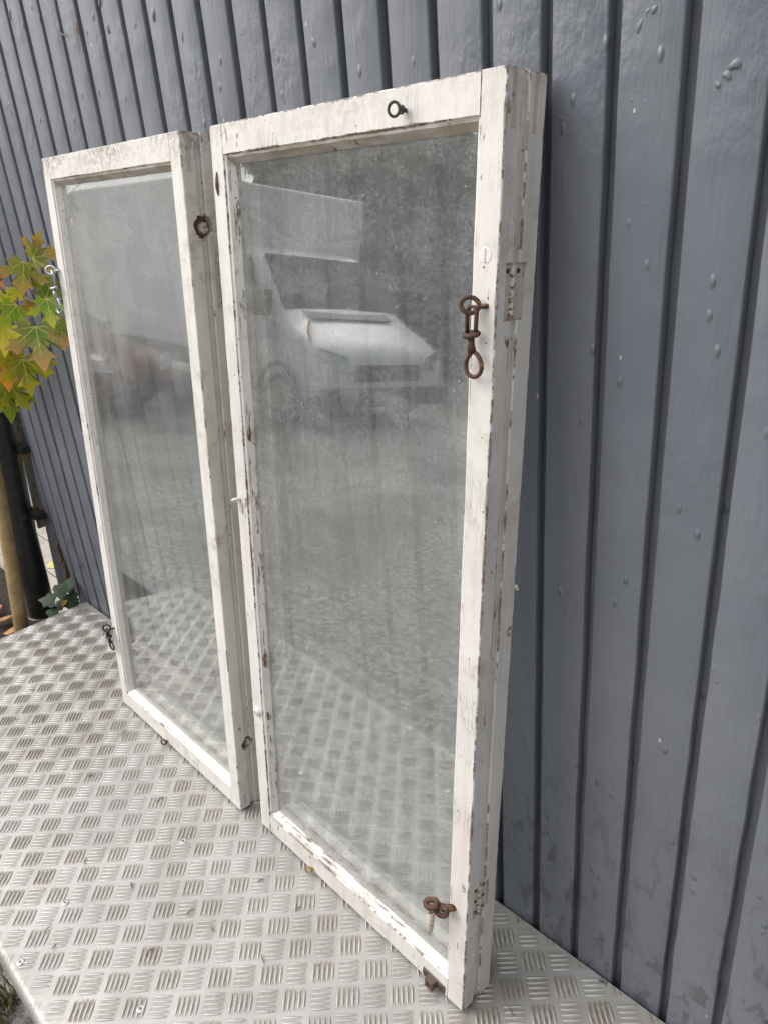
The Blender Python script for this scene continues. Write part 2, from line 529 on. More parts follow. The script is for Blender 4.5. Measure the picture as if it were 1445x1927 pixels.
def mat_trunk():
    t = NT('young_maple_bark')
    co = t.tc()
    n = t.noise(co, 30, 6, .65)
    n2 = t.noise(t.mapping(co, (1, 1, .25)), 180, 4, .6)
    z = t.sep(co)[2]
    col = t.mix(t.ramp(n, .35, .7), (.30, .205, .085), (.40, .30, .15))
    vs = t.voro(t.mapping(co, (1, 1, .7)), 120)
    sp = t.math('MULTIPLY', t.math('GREATER_THAN', t.sep(vs.outputs['Color'])[0], .80), t.math('LESS_THAN', vs.outputs['Distance'], .3))
    col = t.mix(t.math('MULTIPLY', sp, .6), col, (.13, .085, .04))
    col = t.mix(t.ramp(t.math('ADD', z, t.math('MULTIPLY', n, .12)), .14, .0, 0, .55), col, (.17, .095, .04))
    return t.surf(t.bsdf(col, .6, 0, t.bump(n2, .0012)))

M = {}
M['wall'] = mat_wall()
M['paint_worn'] = mat_paint('peeling_white_paint', 1.0, .55, (.72, .69, .65))
M['paint_ok'] = mat_paint('grimy_white_paint', .25, .85, (.76, .73, .68))
M['glass'] = mat_glass('clear_glass')
M['dusty'] = mat_glass('dust_coated_glass', .21, .6)
M['dusty_glare'] = mat_glass('soiled_glass_painted_glare', .12, .3, .26)
M['tread'] = mat_tread('tread_plate_aluminium', True)
M['bars'] = mat_tread('tread_bar_aluminium', False)
M['rust'] = mat_rust('rusty_iron', (.062, .031, .020), (.27, .18, .10))
M['paintrust'] = mat_paintrust('rust_through_paint')
M['oldbrass'] = mat_rust('dirty_brass', (.26, .17, .06), (.5, .38, .18))
M['zinc'] = simple('galvanised_steel', (.42, .42, .42), .35, .9, .2, 200, .0003)
M['dkiron'] = simple('dark_iron', (.07, .066, .06), .55, .6, .3, 200, .0003)
M['brownmetal'] = simple('brown_painted_iron', (.11, .075, .06), .6, .2, .35, 300, .0004)
M['plasticwhite'] = simple('white_enamel', (.74, .70, .66), .4, 0, .1, 200, .0002)
M['hingepaint'] = mat_paint('hinge_paint', .9, .9, (.56, .51, .47))
M['leaf'] = mat_leaf()
M['vein'] = simple('leaf_vein', (.60, .54, .14), .5)
M['ivy'] = simple('ivy_leaf', (.008, .034, .006), .62, 0, .5, 60, .001)
M['bark'] = mat_trunk()
M['twig'] = simple('twig_bark', (.19, .12, .085), .75, 0, .3, 150, .0008)
M['needle'] = simple('dry_needle', (.30, .16, .065), .7, 0, .3, 90)
M['blackpipe'] = simple('black_plastic', (.012, .012, .012), .38, 0, .5, 35, .0008)
M['batten'] = simple('raw_wood_batten', (.42, .29, .19), .7, 0, .15, 60, .0006)
M['greywood'] = simple('weathered_wood', (.17, .165, .15), .85, 0, .35, 60, .0015)
M['cream'] = simple('cream_paint', (.42, .385, .33), .6, 0, .12, 25, .0006)
M['rot'] = simple('rotten_wood', (.14, .085, .055), .9, 0, .6, 160, .003)
M['ground'] = mat_ground()
M['soil'] = simple('dark_soil', (.03, .022, .016), .95, 0, .5, 60, .01)
M['grass'] = simple('grass_blade', (.16, .15, .055), .7, 0, .45, 25)
M['vanwhite'] = simple('white_car_paint', (.86, .865, .87), .25, 0, .02, 3)
M['carred'] = simple('red_car_paint', (.15, .014, .012), .2, 0, .05, 3)
_t = NT('dark_car_glass'); M['carglass'] = _t.surf(_t.bsdf(_t.mix(_t.noise(_t.tc(), 2), (.01, .012, .013), (.02, .022, .024)), .12, 0, None, .12))
M['tyre'] = simple('tyre_rubber', (.02, .02, .02), .8, 0, .2, 30)
M['trim'] = simple('black_trim', (.025, .025, .027), .5, 0, .2, 30)
M['lamp'] = simple('headlight_lens', (.50, .51, .53), .12, .4, .2, 30)
M['hedge'] = simple('hedge_leaf', (.035, .055, .022), .7, 0, .6, 1.5)
M['frame'] = simple('galvanised_frame', (.10, .10, .10), .6, .5, .3, 30)

GZ = -.65      # ground level

# ------------------------------------------------------------------ ground
mb = MB(); mb.add([(-150, -150, GZ), (150, -150, GZ), (150, 150, GZ), (-150, 150, GZ)], [(0, 1, 2, 3)])
tag(mb.build('ground', M['ground'], fix=False), kind='structure')
mb = MB(); mb.box(-4.6, -1.635, -.60, -.012, GZ, -.15)
tag(mb.build('soil_bed', M['soil']), kind='structure')

# ------------------------------------------------------------------ clad wall
S, X0 = .0587 * 1.2, -.8948 * 1.2
wall = tag(empty('clad_wall', (0, 0, GZ)), 'blue-grey painted wall of upright boards with dark gaps', 'wall')
def wallpart(mb, name, mat, parent=wall, smooth=False):
    o = mb.build(name, mat, parent, smooth)
    o.matrix_parent_inverse = Matrix.Translation((0, 0, -GZ))
    return o
mb = MB(); mb.box(-1.70, 1.4, .0135, .15, GZ, 3.0)
wallpart(mb, 'backing', M['wall'])
GAP = .0125
ZT = 2.6
for i in range(-9, 33):
    xl, xr = X0 + S * i + GAP / 2, X0 + S * (i + 1) - GAP / 2
    xl += R.uniform(-.001, .001); xr += R.uniform(-.001, .001)
    dy = R.uniform(-.0012, .0006)
    z0 = -.02 + R.uniform(-.006, .006) if i > -9 else .03
    z0 -= .04
    rr = .0020
    prof = [(xl, .013), (xl, dy + rr), (xl + rr * .3, dy + rr * .3), (xl + rr, dy), ((xl + xr) / 2, dy - .0006), (xr - rr, dy), (xr - rr * .3, dy + rr * .3), (xr, dy + rr), (xr, .013)]
    secs = []
    nz = 44
    sd_ = R.uniform(0, 99)
    for k in range(nz + 1):
        z = z0 + (ZT - z0) * (k / nz) ** 1.6
        row = []
        for (xx, yy) in prof:
            e = noise.noise(Vector((xx * 8, z * 14, sd_))) * .0015
            e2 = noise.noise(Vector((xx * 30, z * 40, sd_ + 5))) * .0004
            row.append((xx + e, yy + (e2 if yy < .012 else 0), z))
        secs.append(row)
    mb = MB(); mb.loft(secs)
    autosmooth(wallpart(mb, 'board', M['wall']), 50)
# end board, flaring towards its foot
mb = MB()
xr = X0 - S * 9 - GAP / 2
secs = []
for k in range(21):
    z = -.03 + k / 20 * 2.6
    xl = -1.82 + max(0, min(z, .62)) * .215
    xl = min(xl, xr - .005)
    secs.append([(xl, .02, z), (xl, .002, z), (xl + .003, -.001, z), (xr - .003, -.001, z), (xr, .002, z), (xr, .02, z)])
mb.loft(secs)
wallpart(mb, 'trim_board', M['wall'])
# paint blisters
mb = MB()
def blister(mb, x, z, a, b, h, tilt=0):
    rows, seg = 3, 9
    vs = [(x, -h - .0006, z)]
    for r in range(1, rows + 1):
        f = r / rows
        for j in range(seg):
            th = 2 * math.pi * j / seg
            ir = 1 + .28 * math.sin(th * 2 + x * 900) + .16 * math.sin(th * 3 + z * 700)
            dx, dz = a * f * math.cos(th) * ir, b * f * math.sin(th) * ir
            if dz < 0: dz *= .7
            vs.append((x + dx * math.cos(tilt) - dz * math.sin(tilt), -h * (math.cos(f * math.pi / 2) ** .8 if f < 1 else 0) + (.0006 if f == 1 else -.0006), z + dx * math.sin(tilt) + dz * math.cos(tilt)))
    fs = [(0, 1 + j, 1 + (j + 1) % seg) for j in range(seg)]
    for r in range(rows - 1):
        for j in range(seg):
            p, q = 1 + r * seg + j, 1 + r * seg + (j + 1) % seg
            fs.append((p, p + seg, q + seg, q))
    mb.add(vs, fs)
for k in range(230):
    i = R.randrange(-6, 22)
    if i > 12: continue
    x = X0 + S * i + GAP / 2 + .008 + R.random() * (S - GAP - .016)
    z = R.random() ** .55 * 1.55
    if noise.noise(Vector((x * 5, z * 4, 3.3))) < -.02 and R.random() < .8: continue
    q = R.random() ** 5.0
    a = .0007 + q * .0020
    blister(mb, x, z, a, a * R.uniform(1.0, 3.4), a * R.uniform(.22, .42), R.uniform(-.35, .35))
for (u, v, a, b) in [(1383, 122, .0055, .007), (1369, 142, .0045, .006), (1351, 160, .0028, .0045), (1232, 18, .005, .0045), (1220, 20, .003, .004), (1204, 50, .0033, .010), (1215, 193, .003, .006), (1197, 170, .0024, .004), (1191, 189, .0025, .003), (290, 28, .006, .016), (204, 55, .004, .010), (592, 80, .005, .010), (20, 28, .005, .014), (1214, 383, .0025, .003), (345, 70, .004, .012), (188, 5, .004, .008), (1350, 1283, .0026, .003), (1371, 1320, .002, .0025), (983, 1045, .003, .004), (962, 1580, .0045, .005), (1056, 222, .0026, .003)]:
    P = px(u, v, y=0)
    blister(mb, P.x, P.z, a, b, a * .4, R.uniform(-.2, .2))
o = wallpart(mb, 'paint_blisters', M['wall'], smooth=True)
tag(o, kind='stuff')
# rotten foot of a board by the corner
mb = MB()
c = px(122, 1060, y=-.003)
for k in range(26):
    f = k / 25
    z = .005 + f * .15
    w = .028 * (1 - f) + .003
    xx = c.x - .004 - f * .012 + R.uniform(-.5, .5) * w
    mb.tube([(xx, -.002, z - .022), (xx + R.uniform(-.003, .003), -.006 - R.random() * .003, z), (xx + R.uniform(-.004, .004), -.002, z + .02)], [.002, .0035, .0015], 5)
wallpart(mb, 'rotten_patch', M['rot'])

# ------------------------------------------------------------------ loading platform with tread plate
PXL, PXR, PYF, PYB = -1.588, 1.35, -.622, -.006
plat = tag(empty('loading_platform', (-.1, -.31, GZ)), 'raised platform decked with five-bar aluminium tread plate along the grey wall', 'platform')
def platpart(mb, name, mat, smooth=False, parent=plat):
    o = mb.build(name, mat, parent, smooth)
    o.matrix_parent_inverse = plat.matrix_world.inverted() if False else Matrix.Translation((.1, .31, -GZ))
    return o
# deck sheet with rolled front and end edges
mb = MB()
r = .012
arc = [(math.sin(a) * r, -(1 - math.cos(a)) * r) for a in [i * math.pi / 2 / 5 for i in range(6)]]
def rowpts(y, z, dx):
    return (y, z, dx)
path = [(PYB, -.003), (PYB, 0)] + [(PYF + r - s, zz) for s, zz in arc] + [(PYF, -.055), (PYF + .003, -.055)]
secs = []
xs = [PXL + .0] + [PXL + .012 + k * (PXR - PXL - .012) / 10 for k in range(11)]
for x in xs:
    secs.append([(x, y, z - (.004 if x == PXL else 0)) for y, z in path])
mb.loft(secs, closed_sec=False, caps=False)
o = platpart(mb, 'tread_sheet', M['tread'], True)
autosmooth(o, 50)
mb = MB(); mb.box(PXL, PXL + .003, PYF + .006, PYB, -.055, -.005)
platpart(mb, 'end_skirt', M['frame'])
# the bars
na, nb = 5, 5
mb_v, mb_f = [], []
stations = [(-1, 0.0), (-.82, .46), (-.5, .86), (0, 1.0), (.5, .86), (.82, .46), (1, 0.0)]
cross = [(-1, -.15), (-.62, .62), (0, 1.0), (.62, .62), (1, -.15)]
s2 = 2 ** -.5
HL, HW, HH = .0160, .0027, .0019
for i in range(-60, 60):
    for j in range(-60, 60):
        a, b = A0 + i * PA, B0 + j * PB
        x, y = (a - b) * s2, (a + b) * s2
        if not (PXL + .004 < x < .75 and PYF + .008 < y < PYB - .004): continue
        V = (i + j) % 2 == 0
        for k in range(5):
            off = (k - 2) * .0076
            jl = HL * R.uniform(.93, 1.04)
            cx_, cy_ = (a + off, b) if V else (a, b + off)
            P = []
            ok = True
            for sl, ww in stations:
                for cw, ch in cross:
                    if V: aa, bb = cx_ + cw * HW * (ww + .02), cy_ + sl * jl
                    else: aa, bb = cx_ + sl * jl, cy_ + cw * HW * (ww + .02)
                    X, Y = (aa - bb) * s2, (aa + bb) * s2
                    if Y > PYB - .001 or Y < PYF + .010 or X < PXL + .003: ok = False
                    P.append((X, Y, HH * (ch if ch < 0 else ch * ww ** .7)))
            if not ok: continue
            base = len(mb_v)
            mb_v += P
            n = len(cross)
            for q in range(len(stations) - 1):
                for w in range(n - 1):
                    p0 = base + q * n + w
                    f = (p0, p0 + 1, p0 + n + 1, p0 + n)
                    mb_f.append(f if not V else f[::-1])
mb = MB(); mb.v, mb.f, mb.m = mb_v, mb_f, [0] * len(mb_f)
me = bpy.data.meshes.new('tread_bars'); me.from_pydata(mb_v, [], mb_f); me.update()
if me.polygons[len(me.polygons) // 2].normal.z < 0: me.flip_normals()
o = obj('tread_bars', me, M['bars'], plat, True)
o.matrix_parent_inverse = Matrix.Translation((.1, .31, -GZ))
tag(o, kind='stuff')
# rivets
rv = MB()
rv.tube([(0, 0, -.001), (0, 0, .0008), (0, 0, .0012)], [.0062, .0062, .0048], 16)
rv.tube([(0, 0, .0011), (0, 0, .0013)], [.0018, .0018], 8, mi=1)
rvm = rv.mesh('rivet'); rvm.materials.append(M['zinc']); rvm.materials.append(M['dkiron'])
for (u, v) in [(345, 1584), (123, 1700), (33, 1816), (1134, 1850), (60, 1300), (265, 1900)]:
    P = px(u, v, z=0)
    o = obj('rivet', rvm, None, plat)
    o.matrix_parent_inverse = Matrix.Translation((.1, .31, -GZ))
    o.location = (P.x, max(P.y, PYF + .02), .0005)
# underframe
mb = MB(); mb.box(PXL + .02, PXR - .02, PYF + .02, PYF + .06, -.11, -.0555); platpart(mb, 'rail', M['frame'])
mb = MB(); mb.box(PXL + .02, PXR - .02, -.07, -.03, -.11, -.0035); platpart(mb, 'rail', M['frame'])
for x in (PXL + .025, -.3, PXR - .06):
    for y in (PYF + .022, -.068):
        mb = MB(); mb.box(x, x + .036, y, y + .036, GZ, -.11); platpart(mb, 'leg', M['frame'])

# ------------------------------------------------------------------ windows
W, H = .5113, 1.2
T1, TL, T2 = .024, .034, .061      # sash depths: front, lip, back
STF, RLF, MO = .031, .038, .011    # stile face, rail face, moulding width

def sash_bar(kind, n0, n1, face, mould, seed, side=0, wob=.0006, flip=False, W=W, H=H, seg=70, out=0.0):
    """one stile (kind 's') or rail ('r'). side 0: left/bottom, 1: right/top. Profile a = distance from outer edge, n = depth"""
    rr = random.Random(seed)
    d = n1 - n0
    e = .0012
    g_ = .0045
    if mould:
        pr = [(e, 0, 1), (e + g_, 0, 0), (face - e - g_, 0, 0), (face - e, 0, 1), (face, .002, 1), (face + .0035, .0032, .3), (face + .0042, .0045, .6), (face + MO * .75, .0095, .3), (face + MO, .0135, .8), (face + MO, d - e, .5), (face + MO - e, d, .5), (e + g_, d, 0), (e, d, 1), (0, d - e, 1), (0, d - e - g_, 0), (0, e + g_, 0), (0, e, 1)]
    else:
        pr = [(e, 0, .2), (face - e, 0, .2), (face, e, .2), (face, d - e, .2), (face - e, d, .2), (e, d, .2), (0, d - e, .2), (0, e, .2)]
    secs, wts = [], []
    L0, L1 = (0.0, H) if kind == 's' else (STF, W - STF)
    LL = L1 - L0
    ts = [0, .004 / LL] + [k / seg for k in range(1, seg)] + [1 - .004 / LL, 1]
    for k, t in enumerate(ts):
        row = []
        for (a, n, w_) in pr:
            over = max(0.0, a - face)
            wts.append(1.0 if (k in (0, len(ts) - 1) and kind == 's') else w_)
            if kind == 's':
                lo, hi = (L0, L1) if over == 0 else (RLF + over, H - RLF - over)
            else:
                lo, hi = (STF + over, W - STF - over)
            s = lo + (hi - lo) * t
            wx = noise.noise(Vector((a * 40, s * 9, seed * 3.1 + n * 30))) * wob
            wy = noise.noise(Vector((a * 60 + 7, s * 14, seed * 1.7 + n * 30))) * wob * .6
            wz = noise.noise(Vector((a * 90 + 3, s * 70, seed + n * 60))) * wob * .8
            endf = min(t, 1 - t) * seg
            if endf < 1: wx *= .3; wy *= .3; wz *= .3
            A = a + wx + wz - (out if a < .002 else 0)
            N = n0 + n + wy
            if kind == 's':
                u = A if side == 0 else W - A
                row.append((u, N, s))
            else:
                v = A if side == 0 else H - A
                row.append((s, N, v))
        secs.append(row)
    mb = MB(); mb.loft(secs)
    mb.w = wts
    return mb

def build_bar(mb, name, mat, parent):
    me = mb.mesh(name)
    at = me.attributes.new('edge', 'FLOAT', 'POINT')
    at.data.foreach_set('value', mb.w)
    return obj(name, me, mat, parent)

def pane(n0, n1, m, W=W, H=H, dusty=None):
    mb = MB()
    i = .004
    x0, x1 = STF + MO - i, W - STF - MO + i
    z0, z1 = RLF + MO - i, H - RLF - MO + i
    vs = [(x, y, z) for x in (x0, x1) for y in (n0, n1) for z in (z0, z1)]
    mb.add(vs, [(0, 4, 5, 1)], 0)
    mb.add(vs, [(2, 3, 7, 6), (0, 1, 3, 2), (4, 6, 7, 5), (0, 2, 6, 4), (1, 5, 7, 3)], 1)
    return mb

def cut(o, cutters):
    """carve recesses into a bar once and keep the plain mesh"""
    for cm in cutters:
        c = bpy.data.objects.new('c', cm)
        COL.objects.link(c)
        md = o.modifiers.new('b', 'BOOLEAN'); md.operation = 'DIFFERENCE'; md.object = c; md.solver = 'EXACT'
        c.matrix_world = o.matrix_world.copy()
        dg = bpy.context.evaluated_depsgraph_get(); dg.update()
        me = bpy.data.meshes.new_from_object(o.evaluated_get(dg))
        o.modifiers.clear()
        o.data = me
        bpy.data.objects.remove(c)

def torus_pts(c, ax1, ax2, r1, r2, n=20, a0=0, a1=2 * math.pi):
    c, ax1, ax2 = Vector(c), Vector(ax1), Vector(ax2)
    return [c + ax1 * (r1 * math.cos(a0 + (a1 - a0) * i / n)) + ax2 * (r2 * math.sin(a0 + (a1 - a0) * i / n)) for i in range(n if abs(a1 - a0 - 2 * math.pi) < 1e-6 else n + 1)]

XA, YA, ZA = Vector((1, 0, 0)), Vector((0, 1, 0)), Vector((0, 0, 1))

def stay_hook(win, u, v, mats, ang=0.0, length=.075):
    """screw eye with shackle, collar and a ringed hook hanging from it"""
    root = empty('stay_hook', (u, 0, v)); root.parent = win
    out = -.0125
    mb = MB(); mb.tube([(.010, .008, 0), (.007, -.004, 0), (.002, out + .006, 0)], .0026, 8)
    mb.tube(torus_pts((-.004, out, .001), Vector((.75, .66, 0)), Vector((-.2, .1, 1)).normalized(), .0092, .0078, 18), .0025, 8, closed=True)
    mb.build('screw_eye', mats[0], root, True)
    mb = MB()
    s = length / .075
    c = Vector((-.001, out, -.014 * s))
    pts = [c + Vector((-.0056, 0, -.012 * s)), c + Vector((-.0062, 0, .008 * s)), c + Vector((-.003, 0, .0135 * s)), c + Vector((.003, 0, .0135 * s)), c + Vector((.0062, 0, .008 * s)), c + Vector((.0056, 0, -.012 * s))]
    mb.tube(pts, .0022, 8)
    mb.build('shackle', mats[1], root, True)
    mb = MB()
    mb.tube(torus_pts((-.001, out, -.0275 * s), Vector((1, .2, .1)).normalized(), Vector((0, .9, .35)).normalized(), .0074, .0046, 16), .0028, 8, closed=True)
    mb.build('collar', mats[1], root, True)
    mb = MB()
    z1 = -.029 * s
    mb.tube([(-.001, out, z1), (-.0005, out, z1 - .010 * s), (.0005, out + .001, z1 - .017 * s)], [.0034, .0040, .0046], 8)
    cx, cz = .002, -.0595 * s
    ring = []
    for i in range(22):
        th = math.pi / 2 + 2 * math.pi * i / 22
        rr = .0092 * (1 + .34 * max(0, math.sin(th)) ** 3)
        ring.append((cx + math.cos(th) * .0108, out + .002, cz + math.sin(th) * rr * 1.18 * s))
    mb.tube(ring, .0023, 8, closed=True)
    mb.build('ring', mats[2], root, True)
    root.rotation_euler = (0, ang, 0)
    return root

def screw_eye(win, u, v, mat, rot=0.0, r=.0065, out=.012):
    mb = MB()
    mb.tube([(0, .006, 0), (0, -out * .5, 0)], .0022, 8)
    mb.tube(torus_pts((0, -out * .5, 0), XA, ZA, .0036, .0036, 10), .0012, 6, closed=True)
    mb.tube(torus_pts((-.003, -out - r * .3, 0), Vector((.85, .52, 0)).normalized(), ZA, r, r * 1.15, 20), .0016, 8, closed=True)
    o = mb.build('screw_eye', mat, win, True)
    o.location = (u, 0, v); o.rotation_euler = (0, rot, 0)
    return o

def disc(win, name, c, axis, r, h, mat, slot=True):
    mb = MB()
    ax = Vector(axis)
    c = Vector(c)
    mb.tube([c - ax * .003, c + ax * (h * .6), c + ax * h], [r, r, r * .85], 18)
    o = mb.build(name, mat, win, False)
    if slot:
        m2 = MB()
        p = (ZA if abs(ax.z) < .5 else XA); q = ax.cross(p)
        k = c + ax * (h + .0002)
        vs = [k + p * (sx * r * .85) + q * (sy * r * .10) + ax * sz for sz in (-.001, .0003) for sx, sy in ((-1, -1), (1, -1), (1, 1), (-1, 1))]
        m2.add(vs, [(4, 5, 6, 7), (0, 1, 5, 4), (1, 2, 6, 5), (2, 3, 7, 6), (3, 0, 4, 7)])
        m2.build('slot', M['hingepaint'], o)
    return o

def make_window(base, size, lean, yaw, label, paint, dusty, seed):
    Xv = Vector((math.cos(yaw), math.sin(yaw), 0)); Nv = Vector((-math.sin(yaw), math.cos(yaw), 0))
    Uv = ZA * math.cos(lean) + Nv * math.sin(lean)
    Dv = Nv * math.cos(lean) - ZA * math.sin(lean)
    org = Vector((base[0], base[1], T2 * math.sin(lean) + .0012))   # the back foot rests on the tread bars
    win = empty('window')
    sc = size
    win.matrix_world = Matrix(((Xv.x * sc, Dv.x * sc, Uv.x * sc, org.x), (Xv.y * sc, Dv.y * sc, Uv.y * sc, org.y), (Xv.z * sc, Dv.z * sc, Uv.z * sc, org.z), (0, 0, 0, 1)))
    tag(win, label, 'window', 'old double windows leaning on the wall')
    P = {}
    for nm, kind, side in (('L', 's', 0), ('R', 's', 1), ('B', 'r', 0), ('T', 'r', 1)):
        face = STF if kind == 's' else RLF
        o = build_bar(sash_bar(kind, 0, T1, face, True, seed + len(P), side), 'stile' if kind == 's' else 'rail', paint, win)
        autosmooth(o, 28); P['f' + nm] = o
        o = build_bar(sash_bar(kind, TL, T2, face, True, seed + 10 + len(P), side, out=.0), 'stile' if kind == 's' else 'rail', paint, win)
        autosmooth(o, 28); P['b' + nm] = o
        # lip strip between the sashes
        o = build_bar(sash_bar(kind, T1 + .0012, TL, face - .004, False, seed + 20 + len(P), side), 'lip', paint, win)
        for v in o.data.vertices:
            if kind == 's':
                v.co.x += (.0045 if side == 0 else -.0045)
            else:
                v.co.z += (.004 if side == 0 else -.004)
        autosmooth(o, 28); P['l' + nm] = o
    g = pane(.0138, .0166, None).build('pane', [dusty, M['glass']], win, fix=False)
    g2 = pane(TL + .0138, TL + .0166, None).build('pane', [M['glass'], M['glass']], win, fix=False)
    return win, P

win1, P1 = make_window((-0.45195, -0.17092), 0.99347, math.radians(5.6665), math.radians(-1.8408),
    'window with peeling paint, rusty hook and hinges, leaning beside bare wall boards', M['paint_worn'], M['dusty'], 100)
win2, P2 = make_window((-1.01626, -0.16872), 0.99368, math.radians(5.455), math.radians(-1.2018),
    'grimy white window with shiny steel hook, leaning next to the maple leaves', M['paint_ok'], M['dusty_glare'], 300)
bpy.context.view_layer.update()

def box_mesh(*a):
    mb = MB(); mb.box(*a); return mb.mesh()
def cyl_mesh(p0, p1, r, n=20, jag=0.0):
    mb = MB(); mb.tube([p0, p1], r, n)
    if jag:
        for i, v in enumerate(mb.v):
            q = 1 + jag * math.sin(i * 2.7 + i * i)
            c = Vector((p0[0], p0[1], p0[2])); d = Vector(v) - c
            mb.v[i] = (v[0], c.y + d.y * q, c.z + d.z * q)
    return mb.mesh()

# hinges on the right edge of the peeling window
def hinge(win, P, v0, v1, n0=.0125, n1=.0465, rust=False):
    c = box_mesh(W - .0046, W + .02, n0, n1, v0, v1)
    for k in ('fR', 'bR', 'lR'): cut(P[k], [c])
    root = empty('hinge', (W - .0044, (n0 + n1) / 2, v0)); root.parent = win
    ce = Vector((W - .0044, (n0 + n1) / 2, v0))
    mid = .0255
    for (a, b) in ((n0 + .001, mid - .0015), (mid + .0015, n1 - .002)):
        mb = MB(); mb.box(-.001, .0013, a - ce.y, b - ce.y, .0015, v1 - v0 - .002)
        o = mb.build('leaf_plate', M['hingepaint'], root)
        for f in (.14, .5, .86):
            cc = (.0014, (a + b) / 2 - ce.y, (v1 - v0) * f)
            m2 = MB(); m2.tube([Vector(cc) - XA * .001, Vector(cc) + XA * .0007, Vector(cc) + XA * .0010], [.0025, .0025, .0018], 12)
            m2.build('screw', M['rust'] if f > .8 or rust else M['hingepaint'], o)
    L = v1 - v0
    for q in range(5):
        mb = MB(); mb.tube([(.0024, mid - ce.y, L * (.02 + q * .192)), (.0024, mid - ce.y, L * (.02 + q * .192 + .172))], .0034, 12)
        mb.build('knuckle', M['paintrust'], root, False)
    return root
hinge(win1, P1, .975, 1.0315)
hinge(win1, P1, .168, .222, rust=True)
# mortise ends visible on the edge: shallow sunk end grain
def tenon(win, P, key, n0, n1, v0, v1):
    cut(P[key], [box_mesh(W - .0012, W + .02, n0, n1, v0, v1)])
    mb = MB(); mb.box(W - .010, W - .0008, n0 + .0006, n1 - .0006, v0 + .0006, v1 - .0006)
    return mb.build('tenon', M['hingepaint'], win)
tenon(win1, P1, 'fR', .0085, .0155, 1.150, 1.1995)
tenon(win1, P1, 'bR', .041, .049, 1.148, 1.1995)
tenon(win2, P2, 'fR', .0085, .0150, 1.148, 1.1995)
tenon(win2, P2, 'fR', .0085, .0150, .006, .032)
tenon(win1, P1, 'fR', .010, .019, .004, .030)
# round latch holes on the edge of the grimy window
def latch_hole(win, P, n, v, r=.0155, jag=.08):
    c = cyl_mesh((W - .012, n, v), (W + .02, n, v), r, 22, jag)
    for k in ('fR', 'bR', 'lR'): cut(P[k], [c])
    mb = MB(); mb.tube([(W - .016, n, v), (W - .0112, n, v)], r * .98, 20)
    o = mb.build('latch_cup', M['rot'], win)
    mb = MB()
    mb.tube([(W - .011, n + .004, v - .001), (W - .006, n + .004, v - .001), (W - .0045, n + .004, v - .001)], [r * .55, r * .50, r * .30], 12)
    mb.tube([(W - .006, n + .007, v - .003), (W - .003, n + .007, v - .003), (W - .002, n + .007, v - .003)], [.0036, .0030, .002], 10)
    mb.build('bolt', M['paintrust'], o)
latch_hole(win2, P2, .0275, 1.073, .0165, .16)
latch_hole(win2, P2, .0275, .1435, .0135, .02)
# recessed hinge on the back sash of the grimy window
mb = MB(); mb.box(W - .001, W + .0012, .040, .052, .955, 1.035); mb.build('leaf_plate', M['hingepaint'], win2)
for zz in (.965, 1.0, 1.025):
    disc(win2, 'screw', (W + .0012, .046, zz), (1, 0, 0), .0028, .0008, M['paintrust'], False)
for zz in (.19, .235):
    disc(win2, 'screw', (W, .047, zz), (1, 0, 0), .0036, .0008, M['oldbrass'], False)
disc(win2, 'screw', (W, .0125, .185), (1, 0, 0), .0032, .0008, M['oldbrass'])

# hardware on the peeling window
stay_hook(win1, .4915, .9905, (M['rust'], M['rust'], M['rust']))
screw_eye(win1, .382, 1.1775, M['dkiron'], 0, .0058, .012)
disc(win1, 'screw_plug', (.4945, 0, 1.0385), (0, -1, 0), .0078, .0006, M['plasticwhite'])
screw_eye(win1, .1600, .006, M['oldbrass'], 0, .0055, .006)
# rusty eye with broken stub low on the right stile
root = empty('broken_hook', (.478, 0, .181)); root.parent = win1
mb = MB()
mb.tube([(.010, .006, 0), (.002, -.008, .001), (-.006, -.014, .002)], [.0022, .004, .0038], 8)
mb.tube(torus_pts((-.010, -.016, .003), Vector((.9, .3, .3)).normalized(), Vector((-.2, .8, .4)).normalized(), .0064, .0042, 14), .0030, 8, closed=True)
mb.tube(torus_pts((.000, -.012, -.001), Vector((.9, .2, .2)).normalized(), Vector((0, .3, 1)).normalized(), .0062, .0052, 12), .0026, 8, closed=True)
mb.build('screw_eye', M['rust'], root, True)
mb = MB(); mb.tube([(-.009, -.016, 0), (-.010, -.016, -.012), (-.012, -.015, -.030), (-.0125, -.015, -.038)], [.0030, .0042, .0038, .0020], 10)
mb.build('stub', M['paintrust'], root, True)
root.scale = (1.45, 1.3, 1.45)
# brown strike plate at the bottom corner
root = empty('strike_plate', (.452, 0, .011)); root.parent = win1
mb = MB(); mb.box(-.020, .024, -.0026, .0005, -.007, .007); bevel_mesh_m = mb.mesh()
o = obj('plate', bevel_mesh(bevel_mesh_m, .0008, 1), M['brownmetal'], root)
for xx in (-.014, .018):
    disc(o, 'screw', (xx, -.0026, 0), (0, -1, 0), .0034, .0008, M['dkiron'], False)
mb = MB()
mb.box(-.006, .009, -.0125, -.0026, -.008, -.0045); mb.box(-.006, .009, -.0125, -.0026, .0025, .006)
mb.box(-.006, -.0025, -.0120, -.0026, -.0045, .0025); mb.box(.0055, .009, -.0120, -.0026, -.0045, .0025)
mb.build('loop', M['brownmetal'], root)
root.rotation_euler = (0, .04, 0)
